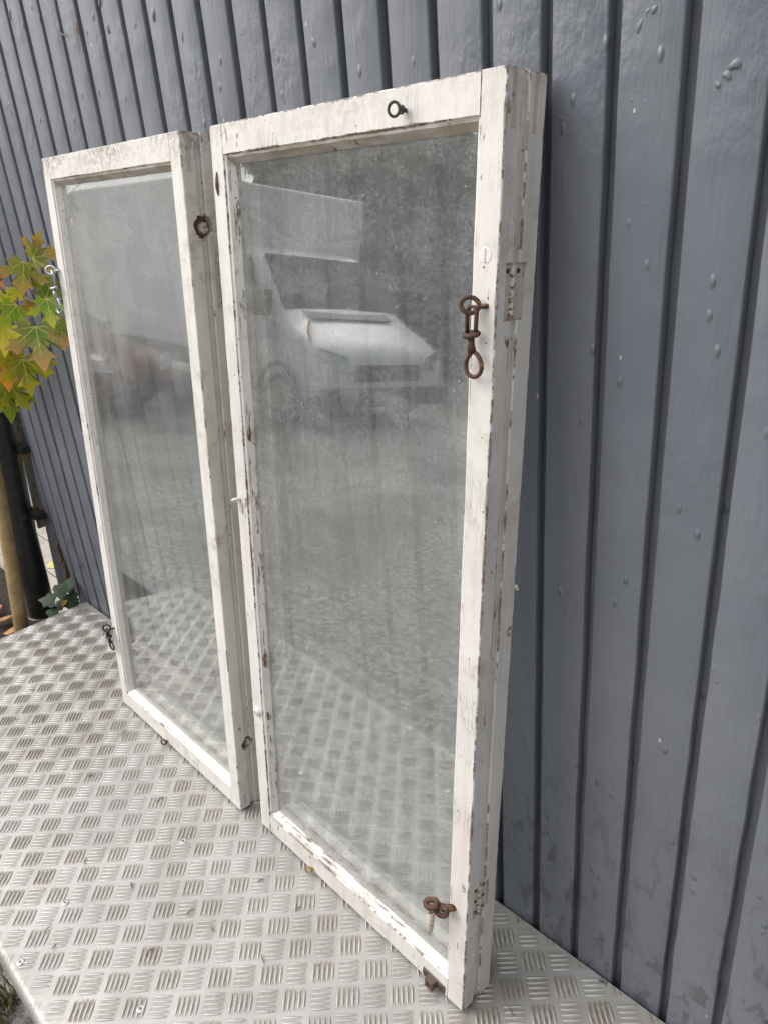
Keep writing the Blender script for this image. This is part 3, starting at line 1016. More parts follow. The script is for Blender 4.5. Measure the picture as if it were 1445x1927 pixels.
# peg, capped screw, small catch on the left stile
mb = MB(); mb.tube([(.009, .004, .662), (.008, -.010, .663), (.0075, -.014, .663)], [.0036, .0034, .0022], 10)
mb.build('peg', M['plasticwhite'], win1, True)
mb = MB(); mb.box(.007, .016, -.0018, .001, .640, .657); mb.build('peg_plate', M['hingepaint'], win1)
mb = MB(); mb.tube([(.0165, .002, .262), (.0165, -.003, .262), (.0165, -.005, .262), (.0165, -.0062, .262)], [.0088, .0086, .0066, .0058], 16)
o = mb.build('screw_cap', M['plasticwhite'], win1, False)
disc(o, 'screw', (.0165, -.006, .262), (0, -1, 0), .0040, .0008, M['paintrust'])
# chewed patches of the glazing bead
for (zz, s_) in ((.775, 1.0), (.372, .9), (.26, .6)):
    mb = MB()
    for k in range(7):
        z = zz + R.uniform(-.010, .010) * s_
        mb.tube([(STF + .006, .006 + R.random() * .003, z - .006 * s_), (STF + .0085 + R.uniform(-.003, .003), .0055, z), (STF + .007, .007, z + .006 * s_)], [.001, .0024 * s_, .001], 5)
    mb.build('bead_damage', M['rot'], win1)
mb = MB(); mb.tube([(.012, -.0004, 1.112), (.0115, -.0006, 1.122), (.0118, -.0006, 1.133), (.0122, -.0003, 1.142)], [.001, .0030, .0026, .001], 8); mb.build('knot', M['rot'], win1)
# tape residue on the glass
mb = MB(); mb.box(.300, .332, .0134, .0137, 1.121, 1.137); mb.build('tape_residue', mat_glass('tape_film', .08, .1), win1)

# hardware on the grimy window
stay_hook(win2, -.0005, 1.000, (M['zinc'], M['zinc'], M['zinc']), 0.0, .086)
root = stay_hook(win2, .003, .206, (M['dkiron'], M['dkiron'], M['dkiron']), -.10, .056)
screw_eye(win2, .2200, .004, M['rust'], 0, .0055, .007)

# ------------------------------------------------------------------ maple sapling
def leaf_outline():
    half = [(0, 0), (.10, -.03), (.25, -.13), (.42, -.16), (.36, -.02), (.50, .03), (.66, .05), (.50, .13), (.42, .19), (.55, .25), (.78, .29), (.72, .36), (.95, .54), (.72, .53), (.64, .66), (.50, .55), (.32, .44), (.24, .47), (.25, .62), (.40, .80), (.20, .80), (.13, .96), (.0, 1.16)]
    return half
def leaf_mesh(kind, seed, curl=.12):
    rr = random.Random(seed)
    half = leaf_outline()
    pts = half + [(-x, y) for x, y in half[-2:0:-1]]
    pts = [(x * .82 + rr.uniform(-.015, .015), y + rr.uniform(-.015, .015)) for x, y in pts]
    pal = {'green': ((.08, .20, .02), (.16, .25, .025), (.32, .32, .03)),
           'dark': ((.04, .13, .012), (.07, .14, .013), (.15, .18, .015)),
           'olive': ((.09, .17, .02), (.19, .165, .05), (.32, .20, .04)),
           'pink': ((.08, .20, .03), (.20, .19, .08), (.36, .19, .09)),
           'yellow': ((.30, .32, .02), (.42, .38, .02), (.45, .34, .02)),
           'moss': ((.14, .20, .012), (.19, .20, .012), (.32, .28, .015)),
           'orange': ((.22, .15, .02), (.36, .16, .02), (.42, .15, .02))}[kind]
    c0 = (0, .22)
    rings = [0, .35, .7, 1.0]
    V, C = [], []
    def z_of(x, y):
        return -curl * (x * x * .9 + (y - .3) ** 2 * .8) + .03 * math.sin(5 * x + seed) * math.cos(4 * y + seed * 2)
    for f in rings[1:]:
        for (x, y) in pts:
            X, Y = c0[0] + (x - c0[0]) * f, c0[1] + (y - c0[1]) * f
            V.append((X, z_of(X, Y), Y))
            g = min(1, math.hypot(X, Y - .05) / .9) + rr.uniform(-.10, .10)
            g = max(0, g * (.55 + .5 * f))
            if g < .5: c = [pal[0][k] * (1 - g * 2) + pal[1][k] * g * 2 for k in range(3)]
            else: c = [pal[1][k] * (2 - g * 2) + pal[2][k] * (g * 2 - 1) for k in range(3)] if g < 1 else list(pal[2])
            C.append(c)
    V.append((c0[0], z_of(*c0), c0[1])); C.append(list(pal[0]))
    n = len(pts); ctr = len(V) - 1
    F = [(ctr, j, (j + 1) % n) for j in range(n)]
    for q in range(2):
        for j in range(n):
            F.append((q * n + j, (q + 1) * n + j, (q + 1) * n + (j + 1) % n, q * n + (j + 1) % n))
    mi = [0] * len(F)
    # veins
    def vein(a, b, w):
        ax, ay = a; bx, by = b
        dx, dy = bx - ax, by - ay
        L = math.hypot(dx, dy); nx, ny = -dy / L * w, dx / L * w
        k = 5
        base = len(V)
        for i in range(k + 1):
            t = i / k
            X, Y = ax + dx * t, ay + dy * t
            ww = 1 - .8 * t
            for sgn in (-1, 0, 1):
                xx, yy = X + nx * ww * sgn, Y + ny * ww * sgn
                V.append((xx, z_of(xx, yy) - (.011 if sgn == 0 else .005), yy)); C.append([.4, .35, .08])
        for i in range(k):
            for s_ in range(2):
                p = base + i * 3 + s_
                F.append((p, p + 1, p + 4, p + 3)); mi.append(1)
    for tip in ((0, .98), (.55, .46), (-.55, .46), (.40, .06), (-.40, .06)):
        vein((0, 0), tip, .015)
    for (a, b) in (((0, .40), (.17, .66)), ((0, .40), (-.17, .66)), ((0, .60), (.1, .78)), ((0, .60), (-.1, .78)), ((.27, .23), (.50, .26)), ((-.27, .23), (-.50, .26)), ((.27, .23), (.34, .44)), ((-.27, .23), (-.34, .44))):
        vein(a, b, .009)
    me = bpy.data.meshes.new('leaf')
    me.from_pydata(V, [], F)
    me.polygons.foreach_set('material_index', mi)
    ca = me.color_attributes.new('Col', 'FLOAT_COLOR', 'POINT')
    ca.data.foreach_set('color', [k for c in C for k in (min(.8, c[0] * 1.85), min(.8, c[1] * 1.8), c[2] * 1.5, 1.0)])
    me.materials.append(M['leaf']); me.materials.append(M['vein'])
    me.polygons.foreach_set('use_smooth', [True] * len(me.polygons))
    me.update()
    return me

def orient(n, d):
    """axes: local z = leaf length d, local -y = leaf normal n"""
    n = Vector(n).normalized(); d = Vector(d)
    d = (d - n * d.dot(n)).normalized()
    x = d.cross(n) * -1
    y = -n
    x = y.cross(d)
    return Matrix(((x.x, y.x, d.x), (x.y, y.y, d.y), (x.z, y.z, d.z)))

maple = tag(empty('maple_sapling', (-1.66, -.27, GZ)), 'young maple with yellow, green and rusty autumn leaves beside the platform end', 'tree')
def mpart(o):
    o.parent = maple
    o.matrix_parent_inverse = Matrix.Translation((1.66, .27, -GZ))
    return o
pts = [(-1.66, -.268, GZ - .01), (-1.655, -.232, -.3), (-1.65, -.183, -.02), (-1.65, -.158, .18), (-1.652, -.132, .38), (-1.66, -.105, .65), (-1.672, -.085, .95), (-1.69, -.075, 1.3), (-1.70, -.09, 1.7), (-1.72, -.12, 2.1)]
mb = MB(); mb.tube(pts, [.026, .0225, .0205, .0195, .0175, .0155, .0135, .011, .008, .004], 14)
mpart(mb.build('trunk', M['bark'], None, True))
bA = [(-1.672, -.085, .97), px(-60, 505, y=-.08), px(0, 535, y=-.075), px(22, 548, y=-.07), px(48, 561, y=-.066), px(66, 569, y=-.062)]
bB = [(-1.685, -.078, 1.22), (-1.72, -.20, 1.27), (-1.70, -.30, 1.27), (-1.68, -.38, 1.24)]
bC = [(-1.665, -.10, .72), (-1.64, -.085, .76), px(-30, 690, y=-.075), px(-4, 670, y=-.07)]
bD = [(-1.70, -.09, 1.62), (-1.62, -.2, 1.75), (-1.5, -.33, 1.82), (-1.42, -.4, 1.85)]
for b in (bA, bB, bC, bD):
    mb = MB(); k = len(b)
    mb.tube(b, [.0085 - .005 * i / (k - 1) for i in range(k)], 8)
    mpart(mb.build('branch', M['twig'], None, True))
nodes = [Vector(p) for p in bA[1:]] + [Vector(p) for p in bC[1:]]
LV = {}
def place_leaf(base, size, nrm, dirn, kind, seed, anchor, curl=.30):
    key = (kind, seed % 4)
    if key not in LV: LV[key] = leaf_mesh(kind, seed % 4 + len(LV), curl)
    o = obj('leaf', LV[key])
    m3 = orient(nrm, dirn)
    o.matrix_world = Matrix.Translation(base) @ m3.to_4x4() @ Matrix.Scale(size, 4)
    mw = o.matrix_world.copy()
    mpart(o)
    o.matrix_basis = mw
    # petiole
    a = min(anchor, key=lambda q: (q - base).length)
    mid = (a + base) / 2 + Vector((0, -.004, .008))
    mb = MB(); mb.tube([a, mid, base], [.0013, .0010, .0009], 6)
    mpart(mb.build('petiole', M['twig'], None, True))
PXM = .00133
def scr_leaf(u, v, sizepx, ang, kind, y=-.08, tilt=(0, 0), seed=0):
    """leaf whose stalk joins at this spot; ang measured from straight down"""
    b = px(u, v, y=y)
    s = 1.05 * sizepx * (b - CAM).dot(FWD) / 1392.76
    d = -UP * math.cos(ang) + RIGHT * math.sin(ang)
    toc = (CAM - b).normalized()
    n = (toc + RIGHT * tilt[0] + UP * tilt[1]).normalized()
    place_leaf(b, s, n, d, kind, seed, nodes)
scr_leaf(45, 493, 58, -.08, 'olive', -.085, (.15, .35), 1)
scr_leaf(62, 486, 46, 1.85, 'olive', -.080, (-.3, .1), 2)
scr_leaf(64, 482, 42, 2.95, 'olive', -.078, (.8, .1), 3)
scr_leaf(87, 560, 44, 2.85, 'dark', -.055, (.1, .2), 0)
scr_leaf(88, 562, 50, .22, 'green', -.070, (-.1, .3), 1)
scr_leaf(67, 614, 76, .20, 'pink', -.075, (-.05, .25), 0)
scr_leaf(31, 574, 58, -.62, 'green', -.085, (.2, .35), 2)
scr_leaf(31, 545, 24, -.45, 'yellow', -.080, (.3, .2), 0)
scr_leaf(8, 553, 28, -.3, 'yellow', -.082, (-.2, .3), 1)
scr_leaf(4, 612, 50, .10, 'yellow', -.09, (-.2, .1), 2)
scr_leaf(43, 676, 60, .25, 'moss', -.055, (.1, .1), 1)
scr_leaf(80, 672, 30, .35, 'moss', -.05, (.2, .1), 2)
scr_leaf(4, 668, 60, .20, 'orange', -.085, (0, .2), 3)
scr_leaf(12, 722, 62, .15, 'dark', -.07, (.2, .0), 2)
scr_leaf(16, 720, 52, .75, 'moss', -.068, (.3, .0), 3)
scr_leaf(-14, 520, 22, .9, 'orange', -.09, (0, .2), 0)
scr_leaf(55, 569, 20, .1, 'orange', -.064, (.4, .2), 1)
scr_leaf(20, 636, 46, -.35, 'moss', -.06, (.1, -.2), 0)
scr_leaf(-22, 600, 70, -.3, 'green', -.09, (.2, .2), 3)
scr_leaf(-30, 690, 70, .3, 'moss', -.09, (.2, .2), 1)
scr_leaf(108, 606, 40, .55, 'pink', -.060, (.2, .2), 2)
# leaves of the boughs reaching forward (they show in the window glass)
nodes = [Vector(p) for p in bB[1:]] + [Vector(p) for p in bD[1:]]
for k in range(9):
    a = R.choice(nodes)
    b = a + Vector((R.uniform(-.07, .07), R.uniform(-.07, .07), R.uniform(-.07, .01)))
    place_leaf(b, R.uniform(.07, .11), (R.uniform(-.4, .6), -1, R.uniform(-.2, .6)), (R.uniform(-.5, .5), R.uniform(-.4, .2), -1), R.choice(['olive', 'orange', 'green', 'yellow', 'pink']), k, nodes)

# ------------------------------------------------------------------ corner clutter at the left end
# drainpipe
pipe = tag(empty('drainpipe', (-1.80, -.10, GZ)), 'black plastic drainpipe standing at the wall corner behind the sapling', 'pipe')
def sub(mb, name, mat, root, smooth=True):
    o = mb.build(name, mat, root, smooth)
    l = root.location
    o.matrix_parent_inverse = Matrix.Translation((-l.x, -l.y, -l.z))
    return o
def mid(u1, u2, v, x):
    return (px(u1, v, x=x) + px(u2, v, x=x)) / 2
q = [mid(50, 97, 1125, -1.80), mid(14, 61, 985, -1.80), mid(-16, 31, 830, -1.80)]
d_ = (q[0] - q[2]).normalized()
lo = q[0] + d_ * ((q[0].z - GZ) / -d_.z)
hi = q[2] - d_ * 1.9
mb = MB(); mb.tube([lo, q[0], q[1], q[2], hi], .040, 24); sub(mb, 'pipe', M['blackpipe'], pipe)
mb = MB(); cc = q[0] + d_ * .06; mb.tube([cc + d_ * .4, cc, cc - d_ * .004], [.047, .047, .042], 24); sub(mb, 'socket', M['blackpipe'], pipe)
for (u, v) in ((66, 962), (40, 838)):
    b = px(u, v, x=-1.78)
    mb = MB()
    ax = q[0] + d_ * ((b.z - q[0].z) / d_.z)
    mb.tube([ax + d_ * .009, ax - d_ * .009], .0425, 24)
    mb.box(ax.x + .020, ax.x + .085, ax.y + .016, ax.y + .046, ax.z - .010, ax.z + .010)
    sub(mb, 'bracket', M['blackpipe'], pipe, False)
# batten
a, b = px(56, 955, x=-1.815), px(22, 800, x=-1.815)
dd = (b - a)
mb = MB()
a2, b2 = a - dd * 1.0, b + dd * 3
sx = Vector((.004, 0, 0)); sy = Vector((0, .013, 0))
lo_, hi_ = a2, b2
f_ = (GZ - a.z) / dd.z
lo_ = a - dd * .25
mb.loft([[p - sx - sy, p + sx - sy, p + sx + sy * .35, p - sx + sy * .35] for p in (lo_, a, b, hi_)])
bt = mb.build('wood_batten', M['batten'])
tag(bt, 'thin raw wood batten standing between drainpipe and grey wall', 'batten')
a, b = px(71, 955, x=-1.822), px(37, 800, x=-1.822)
dd = b - a; lo_ = a - dd * .25
mb = MB(); mb.loft([[p - sx - sy, p + sx - sy, p + sx + sy * 1.6, p - sx + sy * 1.6] for p in (lo_, a, b, b + dd * 3)])
tag(mb.build('grey_batten', M['greywood']), 'weathered grey wood strip beside the thin raw batten', 'batten')
# pine straw caught behind the pipe
def straw(name, u, v, x, n, sp, label, cat='needles'):
    mb = MB(); c = px(u, v, x=x)
    for k in range(n):
        p = c + Vector((R.uniform(-.3, .3) * sp, R.gauss(0, .22) * sp, R.gauss(0, .9) * sp))
        d = Vector((R.uniform(-.4, .4), R.uniform(-.5, .5), R.uniform(-1, .4))).normalized() * R.uniform(.018, .04)
        mb.tube([p, p + d * .5 + Vector((0, 0, .002)), p + d], [.0007, .0007, .0004], 4)
    o = mb.build(name, M['needle']); tag(o, label, cat, kind='stuff'); return o
straw('pine_straw', 32, 845, -1.775, 130, .030, 'brown pine straw caught between the drainpipe and the wall')
straw('pine_straw', 70, 950, -1.785, 30, .014, 'small wad of pine straw on the pipe bracket')
# cream deck planks beyond the corner
deck = tag(empty('cream_deck', (-2.8, .3, GZ)), 'pale cream painted plank deck beyond the wall corner', 'deck')
for k in range(5):
    y0 = .0 + k * .118
    mb = MB(); mb.box(-4.6, -1.86, y0, y0 + .113, -.21, -.18)
    o = obj('plank', bevel_mesh(mb.mesh(), .002, 1), M['cream'], deck)
    o.matrix_parent_inverse = Matrix.Translation((2.8, -.3, -GZ))
for x in (-4.5, -3.2, -1.95):
    mb = MB(); mb.box(x, x + .06, .03, .56, GZ, -.211)
    o = mb.build('joist', M['greywood'], deck); o.matrix_parent_inverse = Matrix.Translation((2.8, -.3, -GZ))
# fallen yellow leaf on the deck
def oval_leaf(name, c, n, d, L, wd, mat):
    mb = MB(); m = orient(n, d)
    vs = []
    k = 8
    for i in range(k + 1):
        t = i / k; w = math.sin(math.pi * t) ** .8 * wd / 2
        for s_ in (-1, 0, 1):
            vs.append(Vector(c) + m @ Vector((s_ * w, -.08 * wd * (1 - abs(s_)) + .02 * L * math.sin(3 * t), t * L)))
    fs = []
    for i in range(k):
        for s_ in range(2):
            p = i * 3 + s_; fs.append((p, p + 1, p + 4, p + 3))
    mb.add(vs, fs)
    return mb.build(name, mat, None, True, fix=False)
yl = simple('yellow_fallen_leaf', (.50, .44, .15), .5, 0, .15, 40)
ol = simple('orange_fallen_leaf', (.36, .17, .05), .6, 0, .3, 40)
bl = simple('brown_fallen_leaf', (.28, .13, .04), .7, 0, .4, 40)
c = px(86, 1068, z=-.175)
tag(oval_leaf('fallen_leaf', c, (.3, -.3, 1), (.1, .5, .05), .085, .055, yl), 'single pale yellow oval leaf lying on the cream deck', 'leaf')
# fallen leaves at the foot of the sapling
for k in range(26):
    x, y = R.uniform(-2.9, -1.75), R.uniform(-.34, -.08)
    tag(oval_leaf('fallen_leaf', (x, y, -.138 + k * .0006), (R.uniform(-.3, .3), R.uniform(-.3, .3), 1), (R.uniform(-1, 1), R.uniform(-1, 1), .1), R.uniform(.05, .085), R.uniform(.035, .055), R.choice((bl, ol))), 'brown and orange fallen leaf on the dark soil behind the sapling', 'leaf', 'fallen leaves on the soil')
# ivy at the platform corner
ivy = tag(empty('ivy_plant', (-1.66, -.02, GZ)), 'dark green ivy sprig growing up at the platform corner', 'plant')
def ivy_leaf(c, n, d, s, mat=M['ivy']):
    half = [(0, 0), (.3, -.08), (.48, .12), (.38, .34), (.45, .55), (.22, .66), (0, 1.0)]
    pts = half + [(-x, y) for x, y in half[-2:0:-1]]
    m = orient(n, d); mb = MB()
    vs = [Vector(c) + m @ Vector((0, -.06 * s, .35 * s))] + [Vector(c) + m @ Vector((x * s, .10 * s * abs(x), y * s)) for x, y in pts]
    mb.add(vs, [(0, i + 1, (i + 1) % len(pts) + 1) for i in range(len(pts))])
    o = mb.build('leaf', mat, ivy, True, fix=False)
    o.matrix_parent_inverse = Matrix.Translation((1.66, .02, -GZ))
for (u, v, s, n, d, m) in [(112, 1100, .055, (.5, -.6, .7), (.2, .1, -1), 0), (128, 1118, .060, (.7, -.5, .5), (.3, -.1, -.9), 0), (104, 1128, .058, (.3, -.4, .9), (-.6, -.5, .0), 0), (118, 1136, .045, (.2, -.7, .8), (-.5, -.6, -.1), 0), (95, 1146, .040, (.4, -.4, .8), (.7, -.2, .0), 0), (138, 1128, .035, (.6, -.5, .6), (.5, -.2, -.3), 0), (120, 1130, .022, (.5, -.5, .8), (.2, -.2, -.8), 1), (124, 1108, .05, (.2, -.5, .9), (-.2, .4, .3), 0)]:
    ivy_leaf(px(u, v, x=-1.625), n, d, s, [M['ivy'], simple('yellow_ivy', (.45, .26, .02), .5)][m])
mb = MB(); mb.tube([(-1.65, -.02, GZ), (-1.64, -.03, -.3), (-1.63, -.035, .0), px(120, 1115, x=-1.628)], [.004, .004, .003, .002], 6)
o = mb.build('stem', M['twig'], ivy, True); o.matrix_parent_inverse = Matrix.Translation((1.66, .02, -GZ))
edg = tag(empty('bed_edging', (-1.62, -.3, GZ)), 'black edging boards round the soil bed behind the sapling', 'edging')
for bx in ((-1.634, -1.614, -.62, -.012, GZ, -.105), (-4.6, -1.634, -.62, -.601, GZ, -.105)):
    mb = MB(); mb.box(*bx)
    o = obj('edging_board', bevel_mesh(mb.mesh(), .003, 1), M['blackpipe'], edg); o.matrix_parent_inverse = Matrix.Translation((1.62, .3, -GZ))

# ------------------------------------------------------------------ small litter
def needle_pair(pts, label, grp, mat=M['needle'], r=.0008):
    mb = MB()
    for q in pts: mb.tube(q, [r, r, r * .5], 5)
    tag(mb.build('pine_needle', mat), label, 'needle', grp)
for (u, v, du, dv, lb) in [(112, 60, 12, 8, 'pine needle pair lying slantwise across a wall groove'), (142, 42, 2, 20, 'pine needle pair hanging upright high on the grey wall'), (100, 832, 5, 14, 'upper pine needle pair on the wall below the maple leaves'), (108, 858, 9, 16, 'lower pine needle pair on the wall below the maple leaves')]:
    a, b, c = px(u, v, y=-.0022), px(u + du * .5 + 1, v + dv * .5, y=-.0035), px(u + du, v + dv, y=-.0025)
    needle_pair([(a, b, c), (a, b + Vector((.004, -.001, -.001)), c + Vector((.008, 0, -.004)))], lb, 'needles on the wall')
mb = MB()
Xw = win1.matrix_world
def w1(u, n, v): return Xw @ Vector((u, n, v))
needle_pair([(w1(.1905, .0128, .953), w1(.193, .0105, .94), w1(.1955, .0128, .926)), (w1(.1905, .0128, .953), w1(.1895, .0105, .94), w1(.192, .0128, .926))], 'orange pine needle pair stuck to the dusty glass', None)
for k, (u, v, L) in enumerate([(232, 1378, .012), (450, 1400, .006), (700, 1660, .006), (300, 1505, .010), (560, 1710, .006), (170, 1460, .006), (885, 1895, .008), (160, 1620, .008), (400, 1750, .005), (960, 1903, .008)]):
    P = px(u, v, z=.002)
    a = R.uniform(0, 6.3)
    mb = MB(); d = Vector((math.cos(a), math.sin(a), 0)) * L
    mb.tube([P - d, P + Vector((0, 0, .0015)), P + d * .9 + Vector((.002, 0, .001))], [.0006, .0012, .0005], 5)
    tag(mb.build('twig_crumb', M['twig']), 'tiny dry brown twig crumb lying on the tread plate', 'twig', 'crumbs on the tread plate')
for k in range(16):
    x, y = R.uniform(-1.2, .1), R.uniform(-.56, -.2)
    if y > -.24 and x < .06: y -= .12
    a = R.uniform(0, 6.3); L = R.uniform(.004, .010)
    P = Vector((x, y, .0025)); d = Vector((math.cos(a), math.sin(a), 0)) * L
    mb = MB(); mb.tube([P - d, P + Vector((0, 0, .001)), P + d * .9 + Vector((.002, 0, 0))], [.0005, .0010, .0005], 5)
    tag(mb.build('twig_crumb', M['twig']), 'tiny dry brown twig crumb lying on the tread plate', 'twig', 'crumbs on the tread plate')
P = px(971, 1105, y=-.003)
mb = MB(); mb.tube([P + Vector((-.004, 0, .002)), P + Vector((0, -.001, 0)), P + Vector((.004, 0, -.003))], [.002, .0042, .001], 6)
tag(mb.build('paint_flake', M['plasticwhite']), 'small white paint flake stuck to the grey wall behind the window', 'flake')

# grass tufts on the ground in front of the platform
V_, F_ = [], []
for k in range(12000):
    x, y = R.uniform(-1.75, -.35), -.56 - R.random() ** 1.5 * .6
    if noise.noise(Vector((x * 6, y * 6, 1))) < -.15: continue
    h = R.uniform(.04, .11); a = R.uniform(0, 6.28); w = R.uniform(.0012, .0022)
    lx, ly = math.cos(a) * h * R.uniform(.2, .9), math.sin(a) * h * R.uniform(.2, .9)
    b = len(V_); nx, ny = -math.sin(a) * w, math.cos(a) * w
    V_ += [(x - nx, y - ny, GZ), (x + nx, y + ny, GZ), (x + lx * .4 + nx * .8, y + ly * .4 + ny * .8, GZ + h * .65), (x + lx * .4 - nx * .8, y + ly * .4 - ny * .8, GZ + h * .65), (x + lx, y + ly, GZ + h)]
    F_ += [(b, b + 1, b + 2, b + 3), (b + 3, b + 2, b + 4)]
me = bpy.data.meshes.new('grass'); me.from_pydata(V_, [], F_)
tag(obj('grass', me, M['grass']), 'short brownish green grass in front of the platform', 'grass', kind='stuff')

# ------------------------------------------------------------------ vehicles standing in the yard (seen in the panes)
def wheel(root, x, y, z, r, w):
    mb = MB(); n = 28
    mb.tube([(x, y - w / 2, z), (x, y - w / 2 + .03, z), (x, y + w / 2 - .03, z), (x, y + w / 2, z)], [r - .03, r, r, r - .03], n)
    t = mb.build('wheel', M['tyre'], root, False); autosmooth(t, 40)
    mb = MB(); sg = 1 if y > 0 else -1
    yy = y + sg * w / 2
    mb.tube([(x, yy - sg * .03, z), (x, yy + sg * .004, z), (x, yy + sg * .012, z)], [r * .62, r * .62, r * .3], n)
    mb.build('rim', M['zinc'], t)
def section(x, hw, zb, zt, belt, thw):
    b = min(belt, zt - .10)
    pts = [(x, hw * .93, zb), (x, hw, zb + .14), (x, hw, b - .05), (x, hw - .02, b), (x, (hw - .02) * .4 + thw * .6, b + (zt - b) * .6), (x, thw, zt - .05), (x, thw - .10, zt - .01), (x, 0, zt)]
    return pts + [(p[0], -p[1], p[2]) for p in pts[-2::-1]]
def slab(root, name, quad, mat, th=.012):
    q = [Vector(p) for p in quad]
    n = (q[1] - q[0]).cross(q[3] - q[0]).normalized()
    mb = MB(); vs = [p + n * th for p in q] + [p - n * th for p in q]
    mb.add(vs, [(0, 1, 2, 3), (7, 6, 5, 4), (0, 4, 5, 1), (1, 5, 6, 2), (2, 6, 7, 3), (3, 7, 4, 0)])
    return mb.build(name, mat, root)

van = tag(empty('delivery_van', (-6.45, -5.80, GZ)), 'white delivery van with tall box body, mirrored in the dusty pane', 'van')
st = [(0.0, .78, .38, .74, 1.2, .60), (-.05, .90, .32, .92, 1.2, .74), (-.18, .95, .30, 1.04, 1.2, .82), (-.55, .97, .30, 1.20, 1.2, .84), (-.92, .98, .30, 1.36, 1.2, .84), (-1.28, .98, .30, 1.74, 1.25, .82), (-1.66, .98, .30, 2.10, 1.25, .82), (-1.85, .98, .30, 2.16, 1.25, .82), (-2.35, .98, .30, 2.18, 1.25, .82)]
mb = MB(); mb.loft([section(*s) for s in st])
cab = autosmooth(mb.build('cab', M['vanwhite'], van), 180)
md = cab.modifiers.new('round', 'SUBSURF'); md.levels = md.render_levels = 2
slab(van, 'windscreen', [(-.96, -.82, 1.40), (-.96, .82, 1.40), (-1.62, .72, 2.05), (-1.62, -.72, 2.05)], M['carglass'], .02)
slab(van, 'scuttle', [(-.72, -.60, 1.30), (-.72, .60, 1.30), (-.92, .62, 1.375), (-.92, -.62, 1.375)], M['trim'], .008)
for sg in (-1, 1):
    slab(van, 'side_window', [(-1.18, sg * .968, 1.32), (-2.2, sg * .968, 1.28), (-2.2, sg * .875, 1.98), (-1.68, sg * .872, 2.0)], M['carglass'], .014)
    slab(van, 'headlight', [(.03, sg * .50, .72), (-.10, sg * .90, .72), (-.14, sg * .90, 1.0), (-.04, sg * .58, .90)], M['lamp'], .03)
    mb = MB(); mb.box(-1.10, -1.00, sg * 1.0 - .04, sg * 1.0 + sg * .2, 1.3, 1.62); obj('mirror', bevel_mesh(mb.mesh(), .03, 2), M['trim'], van)
    mb = MB(); mb.tube(torus_pts((-.80, sg * .982, .36), XA, ZA, .40, .40, 20, .15, math.pi - .15), .03, 8); mb.build('wheel_arch', M['trim'], van)
    wheel(van, -.80, sg * .86, .34, .34, .22)
    wheel(van, -4.9, sg * .90, .34, .34, .24)
mb = MB(); mb.box(-.03, .025, -.46, .46, .60, .80); mb.build('grille', M['trim'], van)
mb = MB(); mb.box(-.25, .05, -.9, .9, .28, .52); obj('bumper', bevel_mesh(mb.mesh(), .05, 3), M['trim'], van)
mb = MB(); mb.box(-6.4, -2.12, -1.08, 1.08, .75, 2.95); obj('box_body', bevel_mesh(mb.mesh(), .06, 3), M['vanwhite'], van)
mb = MB(); mb.box(-6.3, -1.9, -.45, .45, .38, .76); mb.build('chassis', M['trim'], van)

van.scale = (1, 1.12, 1)

car = tag(empty('red_car', (-8.0, -3.45, GZ), math.radians(-24)), 'dark red hatchback car parked by the van, mirrored in the grimy window', 'car')
st = [(0, .60, .30, .55, .8, .45), (-.05, .74, .24, .66, .8, .58), (-.2, .80, .20, .76, .8, .66), (-.6, .83, .20, .86, .8, .70), (-1.05, .84, .20, .95, .8, .70), (-1.45, .84, .20, 1.22, .88, .62), (-1.85, .84, .20, 1.42, .90, .60), (-2.4, .84, .20, 1.47, .92, .60), (-3.1, .83, .20, 1.42, .94, .60), (-3.6, .82, .22, 1.20, .94, .60), (-3.85, .78, .26, .90, .80, .60), (-3.92, .70, .30, .70, .6, .55)]
mb = MB(); mb.loft([section(*s) for s in st]); cb = autosmooth(mb.build('body', M['carred'], car), 180); md = cb.modifiers.new('round', 'SUBSURF'); md.levels = md.render_levels = 2
slab(car, 'windscreen', [(-1.12, -.66, .99), (-1.12, .66, .99), (-1.78, .56, 1.40), (-1.78, -.56, 1.40)], M['carglass'], .02)
for sg in (-1, 1):
    slab(car, 'side_window', [(-1.35, sg * .83, .94), (-3.1, sg * .82, .98), (-2.95, sg * .66, 1.36), (-1.85, sg * .66, 1.36)], M['carglass'], .03)
    slab(car, 'headlight', [(.02, sg * .42, .56), (-.14, sg * .76, .58), (-.22, sg * .76, .74), (-.08, sg * .50, .68)], M['lamp'], .03)
    mb = MB(); mb.box(-1.42, -1.30, sg * .86 - .03, sg * .86 + sg * .14, .92, 1.05); obj('mirror', bevel_mesh(mb.mesh(), .03, 2), M['carred'], car)
    wheel(car, -.72, sg * .74, .31, .31, .2)
    wheel(car, -3.2, sg * .74, .31, .31, .2)
mb = MB(); mb.box(-.02, .025, -.36, .36, .32, .44); mb.build('grille', M['trim'], car)

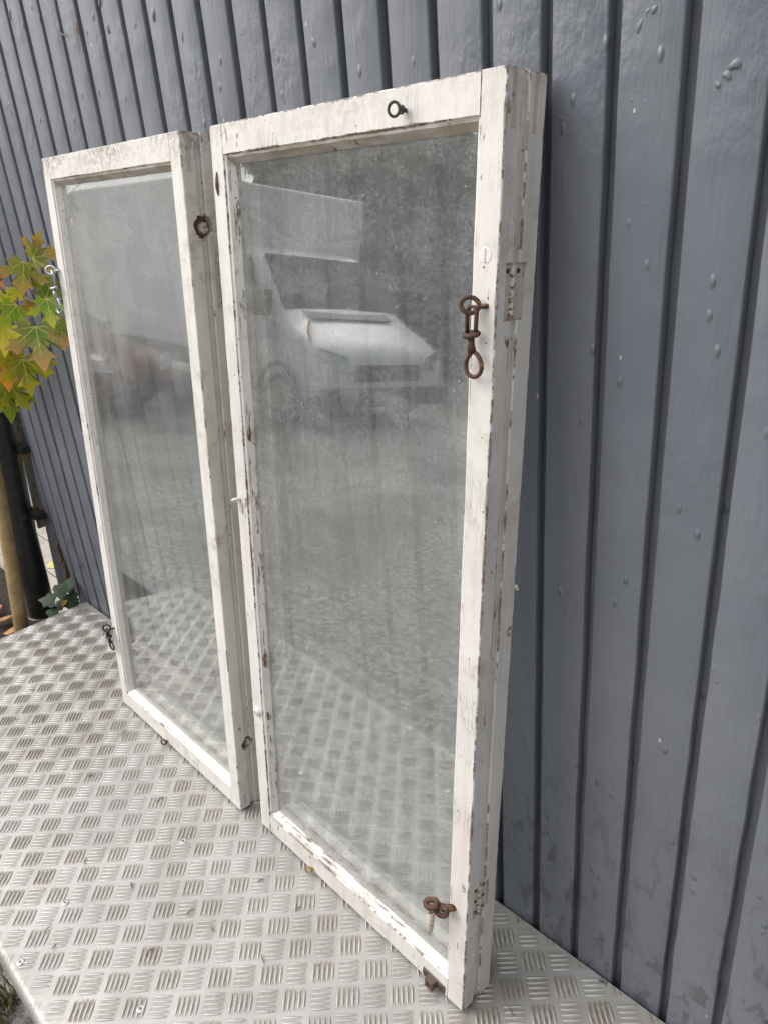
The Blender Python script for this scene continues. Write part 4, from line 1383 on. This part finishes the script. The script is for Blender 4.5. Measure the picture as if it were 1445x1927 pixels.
# tall hedge closing the yard
def shrub(name, label, x0, x1, y0, y1, h, n):
    V_, F_ = [], []
    for k in range(n):
        x, y = R.uniform(x0, x1), R.uniform(y0, y1)
        z = GZ + R.random() ** .8 * h * (1 + .15 * noise.noise(Vector((x * 2, y * 2, 0))))
        c = Vector((x, y, z)); s_ = R.uniform(.04, .09)
        a = Vector((R.gauss(0, 1), R.gauss(0, 1), R.gauss(0, 1))).normalized(); b = a.orthogonal().normalized()
        i = len(V_)
        V_ += [c - a * s_, c + b * s_ * .5, c + a * s_, c - b * s_ * .5]; F_.append((i, i + 1, i + 2, i + 3))
    me = bpy.data.meshes.new(name); me.from_pydata(V_, [], F_)
    root = tag(empty(name, ((x0 + x1) / 2, (y0 + y1) / 2, GZ)), label, 'shrub')
    l = root.location
    o = obj('foliage', me, M['hedge'], root); o.matrix_parent_inverse = Matrix.Translation((-l.x, -l.y, -l.z)); tag(o, kind='stuff')
    mb = MB(); mb.tube([(0, 0, 0), (.02, .0, h * .4), (0, .03, h * .8)], [.05, .04, .015], 8); mb.build('trunk', M['twig'], root, True)
for k in range(4):  # shrubs added to block the bright background past the wall end
    shrub('added_shrub', ['added dark evergreen shrub beyond the cream deck', 'added dark evergreen shrub behind the drainpipe', 'added dark evergreen shrub past the far end of the soil bed', 'added tall dark evergreen shrub behind the clad wall corner'][k], -5.6, -4.75, -.75 + k * .8, .05 + k * .8, 3.0 + .2 * k, 5200)
V_, F_ = [], []
for k in range(34000):
    x = R.uniform(-19, 9); y = -12 + R.gauss(0, .5) ; z = GZ + R.random() ** .8 * (5.2 + 1.0 * noise.noise(Vector((x * .4, 0, 0))) + .5 * noise.noise(Vector((x * 2, 1, 0))))
    c = Vector((x, y + .4 * noise.noise(Vector((x * .8, z * .8, 2))), z)); s = R.uniform(.12, .30)
    a = Vector((R.gauss(0, 1), R.gauss(0, 1), R.gauss(0, 1))).normalized(); b = a.orthogonal().normalized()
    i = len(V_)
    V_ += [c - a * s, c + b * s * .5, c + a * s, c - b * s * .5]; F_.append((i, i + 1, i + 2, i + 3))
me = bpy.data.meshes.new('hedge'); me.from_pydata(V_, [], F_)
hedge = tag(empty('hedge', (-8, -12, GZ)), 'tall dark green hedge at the far side of the yard', 'hedge')
o = obj('foliage', me, M['hedge'], hedge); o.matrix_parent_inverse = Matrix.Translation((8, 12, -GZ)); tag(o, kind='stuff')
for k in range(14):
    x = -18.5 + k * 2.0
    mb = MB(); mb.tube([(x, -12, GZ), (x + .1, -12, GZ + 1.5), (x, -12.1, GZ + 3.5)], [.09, .07, .03], 8)
    o = mb.build('trunk', M['twig'], hedge, True); o.matrix_parent_inverse = Matrix.Translation((8, 12, -GZ))
